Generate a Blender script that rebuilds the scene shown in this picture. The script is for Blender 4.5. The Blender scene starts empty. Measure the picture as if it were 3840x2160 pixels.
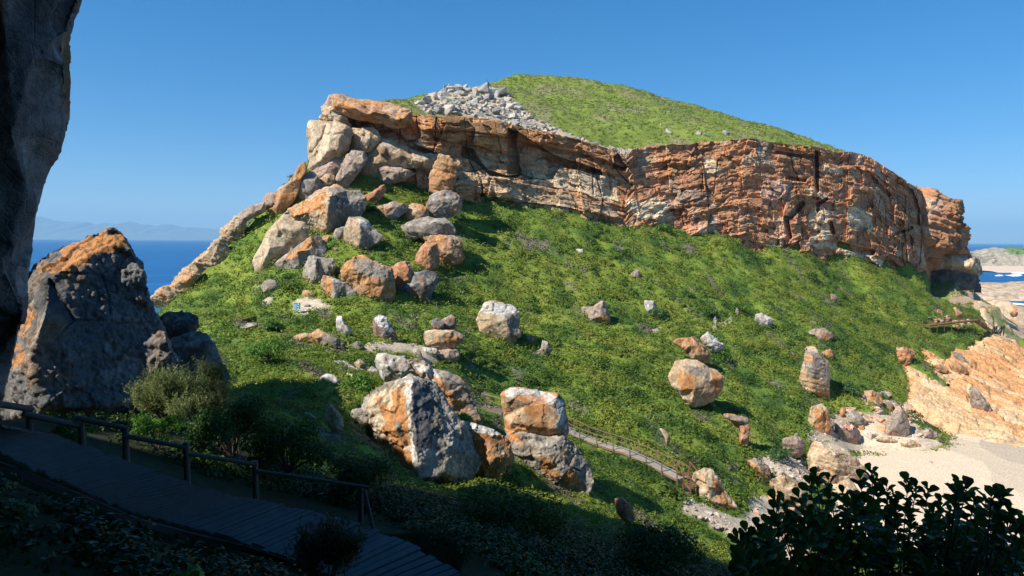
import bpy, bmesh, math, random
import numpy as np
from mathutils import Vector, Matrix, Euler
from mathutils.geometry import delaunay_2d_cdt
random.seed(7); RNG = np.random.default_rng(7)
SC = bpy.context.scene; COL = SC.collection
F = 2560.0; CAMZ = 34.0
# ---------------------------------------------------------------- camera
PITCH = math.atan(178/2560); ROLL = 0.0052
CM = Matrix.Rotation(math.pi/2-PITCH, 3, 'X') @ Matrix.Rotation(ROLL, 3, 'Z')
R = np.array(CM)
cam = bpy.data.objects.new('camera', bpy.data.cameras.new('camera')); COL.objects.link(cam)
cam.data.sensor_width = 36; cam.data.lens = 24; cam.data.clip_end = 150000; cam.data.clip_start = 0.1
cam.matrix_world = Matrix.Translation((0, 0, CAMZ)) @ CM.to_4x4()
SC.camera = cam

def ray(u, v):
    u = np.asarray(u, float); v = np.asarray(v, float)
    d = np.stack([(u-1920)/F, -(v-1080)/F, -np.ones_like(u)], -1) @ R.T
    return d/d[..., 1:2]
def at(u, v, Y):                                     # photograph pixel + distance ahead -> world point
    p = ray(u, v)*np.asarray(Y, float)[..., None]
    p[..., 2] += CAMZ
    return p
def proj(p):
    q = (np.asarray(p)-np.array([0, 0, CAMZ])) @ R
    w = np.maximum(-q[..., 2], 1e-3)
    return 1920+F*q[..., 0]/w, 1080-F*q[..., 1]/w
def C(c, pts):                                       # coordinates noted on an enlarged part of the photo
    ox, oy, s = dict(A=(0,800,1.8115),B=(900,300,2.6833),C=(900,700,2.6833),D=(1100,1140,2.0125),E=(1700,400,2.3852),
        F=(2700,500,2.2596),G=(2880,1040,2.4146),H=(2060,1040,2.4146),I=(0,1440,2.0125),J=(1280,1440,2.0125),K=(2560,1440,2.0125),
        N=(3440,1060,6.0375),O=(3500,860,7.244),Q=(2600,1120,12.075),S=(0,0,1.0),Z=(0,0,0.67083))[c]
    return [(ox+p[0]/s, oy+p[1]/s)+tuple(p[2:]) for p in pts]
def inpoly(u, v, poly):
    poly = [(p[0], p[1]) for p in poly]; r = np.zeros(np.shape(u), bool); n = len(poly)
    for i in range(n):
        x1, y1 = poly[i]; x2, y2 = poly[(i+1) % n]
        if y1 == y2: continue
        c = ((y1 > v) != (y2 > v)) & (u < (x2-x1)*(v-y1)/(y2-y1)+x1)
        r ^= c
    return r
def segd(u, v, pl):                                  # pixel distance to a polyline
    d = np.full(np.shape(u), 1e9)
    for (x1, y1), (x2, y2) in zip(pl[:-1], pl[1:]):
        dx, dy = x2-x1, y2-y1; t = np.clip(((u-x1)*dx+(v-y1)*dy)/(dx*dx+dy*dy+1e-9), 0, 1)
        d = np.minimum(d, np.hypot(u-x1-t*dx, v-y1-t*dy))
    return d
# ---------------------------------------------------------------- noise
def hsh(ix, iy, iz, seed):
    h = (ix.astype(np.uint32)*np.uint32(374761393)) ^ (iy.astype(np.uint32)*np.uint32(668265263)) ^ (iz.astype(np.uint32)*np.uint32(2147483647)) ^ np.uint32((seed*974634777) & 0xffffffff)
    h = (h ^ (h >> np.uint32(13)))*np.uint32(1274126177); h = (h ^ (h >> np.uint32(16)))*np.uint32(2246822519)
    return (h ^ (h >> np.uint32(15)))
def h01(*a): return hsh(*a).astype(np.float64)/4294967295.0
def vn(p, seed=0):
    i = np.floor(p).astype(np.int64); f = p-i; f = f*f*(3-2*f); r = 0
    for a in (0, 1):
        wa = f[:, 0] if a else 1-f[:, 0]
        for b in (0, 1):
            wb = f[:, 1] if b else 1-f[:, 1]
            for c in (0, 1):
                wc = f[:, 2] if c else 1-f[:, 2]
                r = r+wa*wb*wc*h01(i[:, 0]+a, i[:, 1]+b, i[:, 2]+c, seed)
    return r*2-1
def fbm(p, o=4, seed=0, g=0.5):
    r = 0; a = 1.0; t = 0
    p = np.asarray(p, float)
    for k in range(o):
        r = r+a*vn(p*2.03**k+17.3*k, seed+k); t += a; a *= g
    return r/t
def cell(p, seed=0):                                 # F1, F2, id hash (3 randoms), offset to cell point
    i = np.floor(p).astype(np.int64); n = len(p)
    f1 = np.full(n, 9.); f2 = np.full(n, 9.); idr = np.zeros((n, 3)); off = np.zeros((n, 3))
    for a in (-1, 0, 1):
        for b in (-1, 0, 1):
            for c in (-1, 0, 1):
                j = i+np.array([a, b, c]); q = [h01(j[:, 0], j[:, 1], j[:, 2], seed+s) for s in (1, 2, 3)]
                d = p-(j+np.stack(q, -1)); dd = np.sqrt((d*d).sum(1))
                m = dd < f1
                f2 = np.where(m, f1, np.minimum(f2, dd)); f1 = np.where(m, dd, f1)
                off[m] = d[m]
                idr[m] = np.stack(q, -1)[m]
    idr = (idr*7.31) % 1.0
    return f1, f2, idr, off
def facets(p, seed=0):
    f1, f2, idr, off = cell(p, seed)
    return (off*(idr*2-1)).sum(1)+0.5*(idr[:, 0]-.5), f2-f1
def sm(x, a, b):
    t = np.clip((x-a)/(b-a), 0, 1); return t*t*(3-2*t)
def mix(a, b, t):
    t = np.asarray(t)[..., None]; return np.asarray(a)*(1-t)+np.asarray(b)*t
# ---------------------------------------------------------------- tags, meshes
def tag(o, label=None, cat=None, group=None, kind=None):
    if label: o['label'] = label
    if cat: o['category'] = cat
    if group: o['group'] = group
    if kind: o['kind'] = kind
    return o
def mesh_np(name, V, faces, col=None, mat=None, parent=None, loc=None, smooth=True, k=None):
    V = np.asarray(V, np.float32)
    if loc is not None: V = V-np.asarray(loc, np.float32)
    me = bpy.data.meshes.new(name); me.vertices.add(len(V)); me.vertices.foreach_set('co', V.ravel())
    faces = np.asarray(faces, np.int32); nf, kk = faces.shape
    me.loops.add(nf*kk); me.loops.foreach_set('vertex_index', faces.ravel())
    me.polygons.add(nf); me.polygons.foreach_set('loop_start', np.arange(0, nf*kk, kk, dtype=np.int32))
    me.polygons.foreach_set('loop_total', np.full(nf, kk, np.int32))
    me.polygons.foreach_set('use_smooth', np.full(nf, smooth))
    if col is not None: add_col(me, col)
    me.update(calc_edges=True)
    if mat: me.materials.append(mat)
    o = bpy.data.objects.new(name, me); COL.objects.link(o)
    if loc is not None: o.location = loc
    if parent: o.parent = parent
    return o
def add_col(me, col):
    c = np.ones((len(col), 4), np.float32); c[:, :3] = np.clip(col, 0.003, .9)
    a = me.attributes.new('col', 'FLOAT_COLOR', 'POINT'); a.data.foreach_set('color', c.ravel())
def grid_faces(nx, ny):
    i = np.arange((nx-1)*(ny-1)); x = i % (nx-1); y = i//(nx-1); a = y*nx+x
    return np.stack([a, a+1, a+nx+1, a+nx], 1)
def empty(name, loc=(0, 0, 0)):
    o = bpy.data.objects.new(name, None); COL.objects.link(o); o.location = loc; o.empty_display_size = .2; return o
class MB:                                            # collects boxes, bars and logs into ONE mesh
    def __init__(s): s.bm = bmesh.new()
    def box(s, c, sx, sy, sz, rot=None):
        M = Matrix.Translation(Vector(c)) @ (rot.to_4x4() if rot else Matrix.Identity(4)) @ Matrix.Diagonal((sx, sy, sz, 1))
        bmesh.ops.create_cube(s.bm, size=1, matrix=M); return s
    def bar(s, a, b, w, h=None):
        a = Vector(a); b = Vector(b); d = b-a; L = d.length
        q = d.to_track_quat('X', 'Z').to_matrix()
        return s.box((a+b)/2, L, w, h or w, q)
    def log(s, a, b, r, r2=None, n=10):
        a = Vector(a); b = Vector(b); d = b-a
        q = d.to_track_quat('Z', 'Y').to_matrix().to_4x4()
        bmesh.ops.create_cone(s.bm, cap_ends=True, segments=n, radius1=r, radius2=r2 or r, depth=d.length, matrix=Matrix.Translation((a+b)/2) @ q); return s
    def poly(s, pts):
        s.bm.faces.new([s.bm.verts.new(p) for p in pts]); return s
    def build(s, name, mat, parent=None, loc=None, bevel=0, smooth=False):
        if bevel: bmesh.ops.bevel(s.bm, geom=s.bm.edges[:], offset=bevel, segments=1, affect='EDGES')
        if parent is not None and loc is None: loc = parent.location
        if loc is not None: bmesh.ops.translate(s.bm, verts=s.bm.verts, vec=-Vector(loc))
        me = bpy.data.meshes.new(name); s.bm.to_mesh(me); s.bm.free()
        if smooth: me.polygons.foreach_set('use_smooth', [True]*len(me.polygons))
        me.materials.append(mat); o = bpy.data.objects.new(name, me); COL.objects.link(o)
        if parent is not None: o.parent = parent
        elif loc is not None: o.location = loc
        return o
# ---------------------------------------------------------------- materials
def nodes(name):
    m = bpy.data.materials.new(name); m.use_nodes = True; nt = m.node_tree; nt.nodes.clear()
    out = nt.nodes.new('ShaderNodeOutputMaterial'); b = nt.nodes.new('ShaderNodeBsdfPrincipled')
    nt.links.new(b.outputs[0], out.inputs[0]); return m, nt, b, out
def noise_node(nt, scale, detail=6, rough=.6, vec=None, dim='3D'):
    n = nt.nodes.new('ShaderNodeTexNoise'); n.inputs['Scale'].default_value = scale
    n.inputs['Detail'].default_value = detail; n.inputs['Roughness'].default_value = rough
    if vec is not None: nt.links.new(vec, n.inputs['Vector'])
    return n
def rock_mat(name, sc=3.0, bump=.5, rough=.9, bdist=.12, cscale=1.0):
    m, nt, b, out = nodes(name); L = nt.links.new
    geo = nt.nodes.new('ShaderNodeNewGeometry'); a = nt.nodes.new('ShaderNodeAttribute'); a.attribute_name = 'col'
    n1 = noise_node(nt, sc, 8, .65, geo.outputs['Position']); n2 = noise_node(nt, sc*5, 6, .7, geo.outputs['Position'])
    vo = nt.nodes.new('ShaderNodeTexVoronoi'); vo.feature = 'DISTANCE_TO_EDGE'; vo.inputs['Scale'].default_value = sc*.45
    L(geo.outputs['Position'], vo.inputs['Vector'])
    mr = nt.nodes.new('ShaderNodeMapRange'); mr.inputs['From Min'].default_value = .25; mr.inputs['From Max'].default_value = .75
    mr.inputs['To Min'].default_value = .5; mr.inputs['To Max'].default_value = 1.4; L(n1.outputs['Fac'], mr.inputs['Value'])
    mr2 = nt.nodes.new('ShaderNodeMapRange'); mr2.inputs['From Min'].default_value = .3; mr2.inputs['From Max'].default_value = .7
    mr2.inputs['To Min'].default_value = .75; mr2.inputs['To Max'].default_value = 1.25; L(n2.outputs['Fac'], mr2.inputs['Value'])
    mu = nt.nodes.new('ShaderNodeMath'); mu.operation = 'MULTIPLY'; L(mr.outputs[0], mu.inputs[0]); L(mr2.outputs[0], mu.inputs[1])
    vm = nt.nodes.new('ShaderNodeVectorMath'); vm.operation = 'SCALE'; L(a.outputs['Color'], vm.inputs[0]); L(mu.outputs[0], vm.inputs['Scale'])
    L(vm.outputs[0], b.inputs['Base Color']); b.inputs['Roughness'].default_value = rough
    b.inputs['Specular IOR Level'].default_value = .25
    ad = nt.nodes.new('ShaderNodeMath'); ad.operation = 'MULTIPLY_ADD'; L(n2.outputs['Fac'], ad.inputs[0]); ad.inputs[1].default_value = .35; L(n1.outputs['Fac'], ad.inputs[2])
    mn = nt.nodes.new('ShaderNodeMath'); mn.operation = 'MINIMUM'; mn.inputs[1].default_value = .06; L(vo.outputs['Distance'], mn.inputs[0])
    ad2 = nt.nodes.new('ShaderNodeMath'); ad2.operation = 'MULTIPLY_ADD'; L(mn.outputs[0], ad2.inputs[0]); ad2.inputs[1].default_value = 3.; L(ad.outputs[0], ad2.inputs[2])
    bp = nt.nodes.new('ShaderNodeBump'); bp.inputs['Strength'].default_value = bump; bp.inputs['Distance'].default_value = bdist
    L(ad2.outputs[0], bp.inputs['Height']); L(bp.outputs[0], b.inputs['Normal'])
    return m
def flat_mat(name, col, rough=.8, nsc=8, var=.3, bump=.2, bdist=.02, spec=.3, stretch=None):
    m, nt, b, out = nodes(name); L = nt.links.new
    tc = nt.nodes.new('ShaderNodeTexCoord'); vec = tc.outputs['Object']
    if stretch:
        mp = nt.nodes.new('ShaderNodeMapping'); mp.inputs['Scale'].default_value = stretch; L(vec, mp.inputs['Vector']); vec = mp.outputs[0]
    n = noise_node(nt, nsc, 5, .6, vec)
    r = nt.nodes.new('ShaderNodeMixRGB'); L(n.outputs['Fac'], r.inputs['Fac'])
    r.inputs[1].default_value = tuple(c*(1-var) for c in col)+(1,); r.inputs[2].default_value = tuple(min(1, c*(1+var)) for c in col)+(1,)
    L(r.outputs[0], b.inputs['Base Color']); b.inputs['Roughness'].default_value = rough; b.inputs['Specular IOR Level'].default_value = spec
    bp = nt.nodes.new('ShaderNodeBump'); bp.inputs['Strength'].default_value = bump; bp.inputs['Distance'].default_value = bdist
    L(n.outputs['Fac'], bp.inputs['Height']); L(bp.outputs[0], b.inputs['Normal'])
    return m
def leaf_mat(name, gloss=.5, spec=.25, transl=.3, col=None):
    m, nt, b, out = nodes(name); L = nt.links.new
    a = nt.nodes.new('ShaderNodeAttribute'); a.attribute_name = 'col'
    L(a.outputs['Color'], b.inputs['Base Color']); b.inputs['Roughness'].default_value = gloss; b.inputs['Specular IOR Level'].default_value = spec
    t = nt.nodes.new('ShaderNodeBsdfTranslucent'); L(a.outputs['Color'], t.inputs['Color'])
    mx = nt.nodes.new('ShaderNodeMixShader'); mx.inputs[0].default_value = transl
    L(b.outputs[0], mx.inputs[1]); L(t.outputs[0], mx.inputs[2]); L(mx.outputs[0], out.inputs[0])
    return m
M_ROCK = rock_mat('weathered_rock'); M_ROCKN = rock_mat('near_rock', 7.0, 1.0, .85, .06); M_CLIFF = rock_mat('cliff_rock', 1.6, .7, .95, .25)
M_SOIL = rock_mat('soil', 2.5, .4, 1.0, .1); M_LEAF = leaf_mat('leaves', transl=.4); M_LEAFN = leaf_mat('glossy_leaves', .4, .25, .2)
M_WOOD = flat_mat('weathered_wood', (.20, .155, .115), .85, 5, .35, .4, .01, .2, (8, 1, 1))
M_DECKN = flat_mat('grey_deck_wood', (.105, .108, .112), .7, 5, .35, .4, .01, .3, (1, 1, 1))
M_WOODB = flat_mat('brown_wood', (.17, .085, .05), .85, 5, .3, .3, .01, .2)
M_WOODS = flat_mat('stair_wood', (.16, .105, .07), .85, 5, .35, .3, .01, .2)
M_STEPS = flat_mat('stair_boards', (.40, .34, .28), .85, 5, .3, .3, .01, .2)
M_PALEW = flat_mat('pale_wood', (.50, .46, .33), .8, 6, .15, .2)
M_DARKST = flat_mat('dark_steel', (.05, .045, .045), .6, 6, .2, .1)
GA, GBR, GY, GD2, GREY = [np.array(q) for q in ((.115, .185, .025), (.155, .222, .029), (.205, .242, .035), (.045, .10, .018), (.20, .175, .13))]
def greens(c, rg, dead=.36, yel=0.):
    jit = (lambda s: rg.normal(size=len(c))*s) if rg is not None else (lambda s: 0.)
    n = fbm(c/6, 4, 61); n2 = fbm(c/3.0, 4, 62)+jit(.06)
    a = c[:, 0]*.45-c[:, 1]*.9; b = c[:, 0]*.9+c[:, 1]*.45
    st = fbm(np.stack([a/5, b/2.4, 0*a], 1), 4, 63)
    col = mix(GA, GBR, sm(n, -.2, .2)); col = mix(col, GY, sm(n2+yel, .0, .25)*.85); col = mix(col, GD2, sm(-n2, .14, .35)*.8)
    return mix(col, GREY, sm(st+jit(.06), dead, dead+.14)*.85)
# ---------------------------------------------------------------- ground heights from surveyed points
CP = []
def cpx(l):
    for u, v, Y in l: CP.append(tuple(at(u, v, Y)))
def cpz(l):                                          # pixel on a plane of known height (relative to camera)
    for u, v, z in l:
        r = ray(u, v); Y = z/r[2]; CP.append((r[0]*Y, Y, z+CAMZ))
def cpw(l):
    for x, y, z in l: CP.append((x, y, z+CAMZ))
CB = [(1180,600,127),(1350,640,128),(1500,672,130),(1700,715,136),(1900,755,139),(2100,780,142),(2320,822,146),(2500,855,150),(2750,880,156),(3000,925,164),(3200,970,174),(3330,1015,183),(3440,1050,192)]
CT = [(1230,385,128),(1400,395,131),(1560,430,136),(1760,437,140),(1900,462,143),(2100,505,147),(2250,545,151),(2340,583,153),(2450,548,157),(2700,528,162),(2820,520,165),(2980,548,170),(3130,562,176),(3250,620,184),(3380,690,194),(3480,735,203)]
cpx(CB)
for u, v, Y in CT:
    q = at(u, v+3, Y+4); CP.append((q[0]*(Y+10.5)/(Y+4), Y+10.5, q[2])); CP.append((q[0]*(Y+14)/(Y+4), Y+14, q[2]+1.0))
for u, v, Y in CB:
    q = at(u, v+4, Y+2); CP.append((q[0]*(Y+6.5)/(Y+2), Y+6.5, q[2]+.5))
cpx([(560,1175,104),(700,1175,99),(800,1165,98),(1000,1170,96),(1112,1180,95),(1300,1165,97),(1500,1160,100),(1750,1160,106),(2000,1180,112),(2300,1200,118),(2680,1222,124),(2900,1190,135),(3200,1180,155),(3440,1250,158),(3600,1245,168),(3700,1225,180)])
LF = [(575,1160,108),(700,1062,113),(800,950,117),(870,862,119),(960,785,121),(1060,700,124),(1150,600,129),(1215,500,134)]
cpx(LF)
for u, v, Y in LF:
    p = at(u, v, Y); CP.append((p[0]-9, p[1]+6, p[2]-13)); CP.append((p[0]-30, p[1]+14, -8.0))
cpx([(750,1090,108),(900,980,113),(1050,1050,104),(1150,900,111),(1200,1060,101),(1400,1050,103),(1350,900,111),(1400,740,122),(1600,780,125),(1300,780,118),(1500,960,112),(1650,1050,110),(1800,950,122),(2000,900,130),(2300,1000,132),(2600,1050,137),(2900,1050,150),(3200,1080,168),(3450,1100,183),(3590,1150,186),(3690,1205,184)])
cpx([(3600,1105,222),(3575,1082,214),(3520,1078,213),(3700,1130,240),(3560,1088,235),(3640,1103,260),(3700,1112,300),(3560,1092,262)])
SK = [(1381,375,165),(1560,345,180),(1664,326,190),(1760,322,196),(1850,306,207),(1900,278,220),(1980,270,226),(2080,272,228),(2160,282,228),(2290,308,227),(2400,335,226),(2500,362,225),(2700,415,223),(2850,460,220),(3000,510,217),(3130,550,215),(3200,566,214),(3290,605,212),(3370,655,211),(3480,725,210)]
cpx(SK)
for u, v, Y in SK:
    p = at(u, v, Y); q = at(u, v, Y+45); CP.append((q[0], q[1], p[2]-12)); q = at(u, v, Y+110); CP.append((q[0], q[1], p[2]-60))
cpx([(1700,390,160),(1900,400,172),(2100,430,172),(2300,480,172),(2600,480,180),(2900,520,186),(1500,385,150)])
cpw([(-45,170,-20),(-50,150,-35),(-62,160,-42),(-70,200,-42),(-60,260,-42),(-100,120,-42),(-100,60,-42),(-60,75,-40),(-45,55,-24),(-34,45,-13),(-110,-15,-42),(-110,340,-42),(-20,340,-42),(120,340,-42),(260,340,-42)])
cpx([(1280,1450,50),(1450,1450,54),(1650,1540,50),(1750,1610,47),(1350,1380,64),(700,1430,30),(850,1420,34),(480,1330,50),(700,1240,80),(900,1300,65),(1000,1400,50),(1100,1500,40),(1200,1300,72),(1400,1300,76),(1500,1280,80),(1600,1380,78),(1700,1520,74),(1450,1720,38),(1700,1850,37),(2000,1900,41),(2300,1945,47)])
cpx([(2000,1400,90),(2150,1250,108),(2400,1450,96),(2300,1580,82),(2600,1300,114),(2700,1500,98),(2900,1350,120),(3050,1450,112),(3200,1330,128),(1810,1560,80),(2130,1640,75),(2290,1708,71),(2480,1800,65),(2600,1860,62),(2450,1650,75),(2700,1700,80)])
# beach rim, slab
cpx([(2680,1960,58),(2800,1900,67),(2900,1760,83),(3000,1700,91),(3080,1580,103),(3200,1500,113),(3390,1350,138),(3350,1480,124),(3450,1600,110),(3500,1500,124),(3700,1400,140),(3800,1500,128),(3700,1300,162),(3840,1400,150),(3650,1262,170),(3840,1290,185)])
cpz([(3150,1700,-33.6),(3160,1650,-32.3),(3420,1625,-32.6),(3560,1640,-32.5),(3840,1670,-32.6),(3300,1750,-34),(3840,1900,-34.5),(3600,1800,-34.5),(3080,1820,-33.8),(2900,1980,-33),(3300,2000,-34.5),(3840,1250,-32),(3800,1220,-33.5)])
cpw([(200,260,-36),(260,100,-44),(260,20,-44),(60,30,-38),(40,25,-34),(260,260,-40),(150,300,-40),(60,50,-36)])
# near ground
cpx([(1000,1680,24),(1500,1870,20),(1900,1960,18),(2300,2085,17),(2700,2220,16),(3300,2350,15),(850,1560,23),(600,1570,19),(300,1570,16),(0,1580,12),(1200,1900,17),(1300,2100,13.5)])
cpw([(0,-15,-1),(0,0,-1.8),(-6,3,-2.2),(-12,6,-2.2),(-30,10,-3),(-30,-15,0),(6,3,-3.4),(14,4,-6.5),(30,8,-18),(30,-15,-14),(0,6,-4.2),(-5,8.2,-3.4),(-2.5,9.5,-4.9),(1.5,10.5,-6.1),(-2,13,-5.3),(-22,25,-7)])
GX0, GY0, GC = -110.0, -15.0, 0.6; GNX = int(370/GC)+1; GNY = int(355/GC)+1
def build_height():
    P = np.array(CP); v2 = [Vector((p[0], p[1])) for p in P]
    vs, es, fs, ov, oe, of = delaunay_2d_cdt(v2, [], [], 0, 1e-4)
    zz = [float(np.mean([P[k][2] for k in o])) if o else 0 for o in ov]
    H = np.full((GNY, GNX), -8.0)
    for f in fs:
        a, b, c = [np.array([vs[i].x, vs[i].y, zz[i]]) for i in f]
        x0 = max(0, int((min(a[0], b[0], c[0])-GX0)/GC)); x1 = min(GNX-1, int((max(a[0], b[0], c[0])-GX0)/GC)+1)
        y0 = max(0, int((min(a[1], b[1], c[1])-GY0)/GC)); y1 = min(GNY-1, int((max(a[1], b[1], c[1])-GY0)/GC)+1)
        if x1 < x0 or y1 < y0: continue
        X, Y = np.meshgrid(GX0+GC*np.arange(x0, x1+1), GY0+GC*np.arange(y0, y1+1))
        den = (b[1]-c[1])*(a[0]-c[0])+(c[0]-b[0])*(a[1]-c[1])
        if abs(den) < 1e-9: continue
        l1 = ((b[1]-c[1])*(X-c[0])+(c[0]-b[0])*(Y-c[1]))/den; l2 = ((c[1]-a[1])*(X-c[0])+(a[0]-c[0])*(Y-c[1]))/den; l3 = 1-l1-l2
        m = (l1 >= -1e-6) & (l2 >= -1e-6) & (l3 >= -1e-6); sub = H[y0:y1+1, x0:x1+1]
        sub[m] = (l1*a[2]+l2*b[2]+l3*c[2])[m]
    return H
def blur(H, r):
    k = np.ones(2*r+1)/(2*r+1)
    for ax in (0, 1):
        Hp = np.pad(H, [(r, r) if a == ax else (0, 0) for a in (0, 1)], mode='edge')
        c = np.cumsum(np.concatenate([np.zeros_like(np.take(Hp, [0], ax)), Hp], ax), ax)
        n = H.shape[ax]; H = (np.take(c, range(2*r+1, 2*r+1+n), ax)-np.take(c, range(0, n), ax))/(2*r+1)
    return H
HG0 = build_height()
HG = blur(blur(HG0, 2), 1); HB = blur(blur(HG0, 5), 4)
GXX, GYY = np.meshgrid(GX0+GC*np.arange(GNX), GY0+GC*np.arange(GNY))
# smoother in the open, sharper near the cliff and the camera
w = sm(GYY, 22, 45); uu, vv = proj(np.stack([GXX, np.maximum(GYY, 2), HG], -1)); 
nearcl = np.interp(np.clip(GXX/np.maximum(GYY, 30)*F+1920, 1100, 3700), [c[0] for c in CB], [c[2] for c in CB])
w = w*sm(np.abs(GYY-nearcl-4), 6, 14)
HG = HG*(1-w)+HB*w
pg = np.stack([GXX.ravel()/9, GYY.ravel()/9, 0*GXX.ravel()], 1)
bump = fbm(pg, 3, 5).reshape(HG.shape)
HG = HG+bump*0.9*sm(GYY, 15, 45)*w
DECKL = [(-320,1585),(0,1698),(457,1902),(646,1957),(870,2016),(1060,2080),(1250,2160),(1400,2240),(1640,2350)]
def carve(px, y0, y1, mg):
    global HG
    u_, _v = proj(np.stack([GXX, np.maximum(GYY, 1), HG], -1)); vb = np.interp(u_, [q[0] for q in px], [q[1] for q in px])
    zm = CAMZ+ray(u_, vb)[..., 2]*GYY-mg; m = (u_ > px[0][0]) & (u_ < px[-1][0]) & (GYY > y0) & (GYY < y1)
    HG = np.where(m, np.minimum(HG, zm), HG)
carve(DECKL, 3.5, 12.2, .42); carve([(1000,2060)]+DECKL[5:], 5, 14.2, .5)
carve([(1340,1560),(1450,1690),(1560,1760),(1690,1800),(1800,1785),(1920,1775),(2000,1800),(2150,1850),(2230,1850),(2330,1880)], 13, 46, .75)
ue = GXX/np.maximum(GYY, 5)*F+1920; lim = 15+(GYY-186)*.2; ke = np.maximum(sm(ue, 3425, 3462)*(GYY > 199), sm(ue, 3468, 3505)*(GYY > 186))*(GYY < 330)
HG = np.where(ke > 0, HG*(1-ke)+np.minimum(HG, lim)*ke, HG)
f1, f2, idr, off = cell(np.stack([GXX.ravel()/2.3, GYY.ravel()/2.3, HG.ravel()/2.3], 1), 3)
f1b, _, _, _ = cell(np.stack([GXX.ravel()/1.1, GYY.ravel()/1.1, HG.ravel()/1.1], 1), 9)
f1c, _, _, _ = cell(np.stack([GXX.ravel()/5.2, GYY.ravel()/5.2, HG.ravel()/5.2], 1), 19)
lump = ((1-f1)*.5+(1-f1b)*.22+(1-f1c)*1.0).reshape(HG.shape)-.45
HL = HG+(lump-.45)*sm(GYY, 16, 40)*np.where(GYY > 150, .75, 1)
def H(x, y, A=None):
    A = HG if A is None else A
    fx = np.clip((np.asarray(x, float)-GX0)/GC, 0, GNX-1.001); fy = np.clip((np.asarray(y, float)-GY0)/GC, 0, GNY-1.001)
    ix = fx.astype(int); iy = fy.astype(int); fx = fx-ix; fy = fy-iy
    return A[iy, ix]*(1-fx)*(1-fy)+A[iy, ix+1]*fx*(1-fy)+A[iy+1, ix]*(1-fx)*fy+A[iy+1, ix+1]*fx*fy
YS = np.concatenate([np.arange(6, 60, .15), np.arange(60, 330, .4)])
def hit(u, v, ymin=6, A=None):                       # first meeting of a pixel's ray with the ground
    r = ray(u, v); z = r[2]*YS+CAMZ; g = H(r[0]*YS, YS, A)
    k = np.where((z <= g) & (YS >= ymin))[0]
    return float(YS[k[0]]) if len(k) else 200.0
def hitv(us, vs, A=None):
    return np.array([hit(a, b, 6, A) for a, b in zip(us, vs)])
# pixel regions of bare ground
SLAB = C('G', [(1200,760),(1290,800),(1450,870),(1650,960),(1500,860),(1420,760),(1380,640),(1450,630),(1600,720),(1700,600),(1760,620),(1900,560),(1960,480),(2150,520),(2318,600),(2500,700),(2500,1660),(2200,1620),(1700,1449),(1500,1340),(1300,1230),(1120,1140),(1250,1100),(1260,1000),(1250,880)])
RIGHTROCK = C('Z', [(2420,690),(2490,690),(2576,740),(2576,1100),(2500,860),(2470,830),(2440,760)])
SCREE = [(1560,395),(1640,345),(1670,322),(1780,322),(1890,335),(1935,385),(2015,450),(2140,503),(2240,543),(2400,575),(2330,582),(2200,540),(2050,500),(1900,462),(1760,437),(1600,425)]
FLANK = C('A', [(1000,640),(1090,500),(1300,340),(1450,190),(1510,100),(1600,0),(1720,-60),(1680,60),(1640,150),(1550,240),(1560,320),(1450,400),(1300,510),(1200,590),(1090,670)])
DIRT = [C('C', [(220,1180),(260,1110),(340,1100),(310,1200)]), C('C', [(530,1160),(700,1100),(860,1180),(930,1230),(740,1240),(700,1285),(600,1285)]), C('C', [(0,1370),(150,1350),(160,1420),(50,1449)]),
        C('D', [(540,320),(620,290),(800,310),(960,320),(1090,400),(1130,420),(1040,460),(960,440),(900,370),(560,360)]), C('Q', [(640,1330),(880,1280),(1000,1210),(1330,1080),(1640,860),(1800,900),(1500,1160),(1100,1230),(880,1400)]),
        C('H', [(930,480),(1000,460),(1000,500),(950,505)])]
PEB = [C('K', [(520,540),(900,560),(960,680),(1000,760),(960,800),(800,700),(700,700),(600,620)]), C('K', [(0,800),(100,900),(450,1020),(500,860),(660,850),(800,900),(1000,1000),(900,1400),(700,1449),(600,1100),(380,1160),(100,1000),(0,980)]),
       C('K', [(1130,250),(1200,200),(1500,220),(1760,300),(1900,420),(1400,420),(1160,420),(1120,440),(940,440),(940,380)]), C('K', [(1120,440),(1400,400),(1900,400),(1980,470),(1700,540),(1400,520),(1250,520),(1350,620),(1380,720),(1100,780),(1000,760)])]
GAP = 16
STAIRPX = [[(1780,1535),(1830,1551),(1895,1567),(2010,1600)],[(2085,1600),(2145,1635),(2200,1662),(2290,1695),(2350,1713),(2430,1750),(2500,1787),(2560,1822),(2615,1860)],[(3470,1225),(3560,1215),(3665,1208),(3715,1240)]]
def bare(u, v):
    m = np.zeros(np.shape(u), bool)
    for q in STAIRPX: m |= segd(u, v, q) < 17
    for p in [SLAB, RIGHTROCK, FLANK]+DIRT+PEB: m |= inpoly(u, v, p)
    return m
U0, V0 = proj(np.stack([GXX, np.maximum(GYY, 1), HL], -1))
isp = np.zeros(U0.shape, bool)
for p_ in PEB+DIRT: isp |= inpoly(U0, V0, p_)
jsc = 22*fbm(np.stack([GXX.ravel()/5, GYY.ravel()/5, 0*GXX.ravel()], 1), 4, 91).reshape(HL.shape)
scree = inpoly(U0+jsc*1.5, V0+jsc, SCREE) & (jsc > -9) & (GYY > 140) & (GYY < 215)
smooth_here = isp | inpoly(U0, V0, SLAB) | scree
HL = np.where(smooth_here, HG, HL); HL = np.where(inpoly(U0, V0, SLAB), HG-1.1, HL)
Vg0 = np.stack([GXX, GYY, HL], -1).reshape(-1, 3)
pc = np.stack([GXX.ravel()/3, GYY.ravel()/3, HL.ravel()/3], 1)
n = fbm(pc, 4, 31).reshape(HL.shape)[..., None]
gc = greens(Vg0, None).reshape(HL.shape+(3,))*(.85+.3*n)
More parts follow.
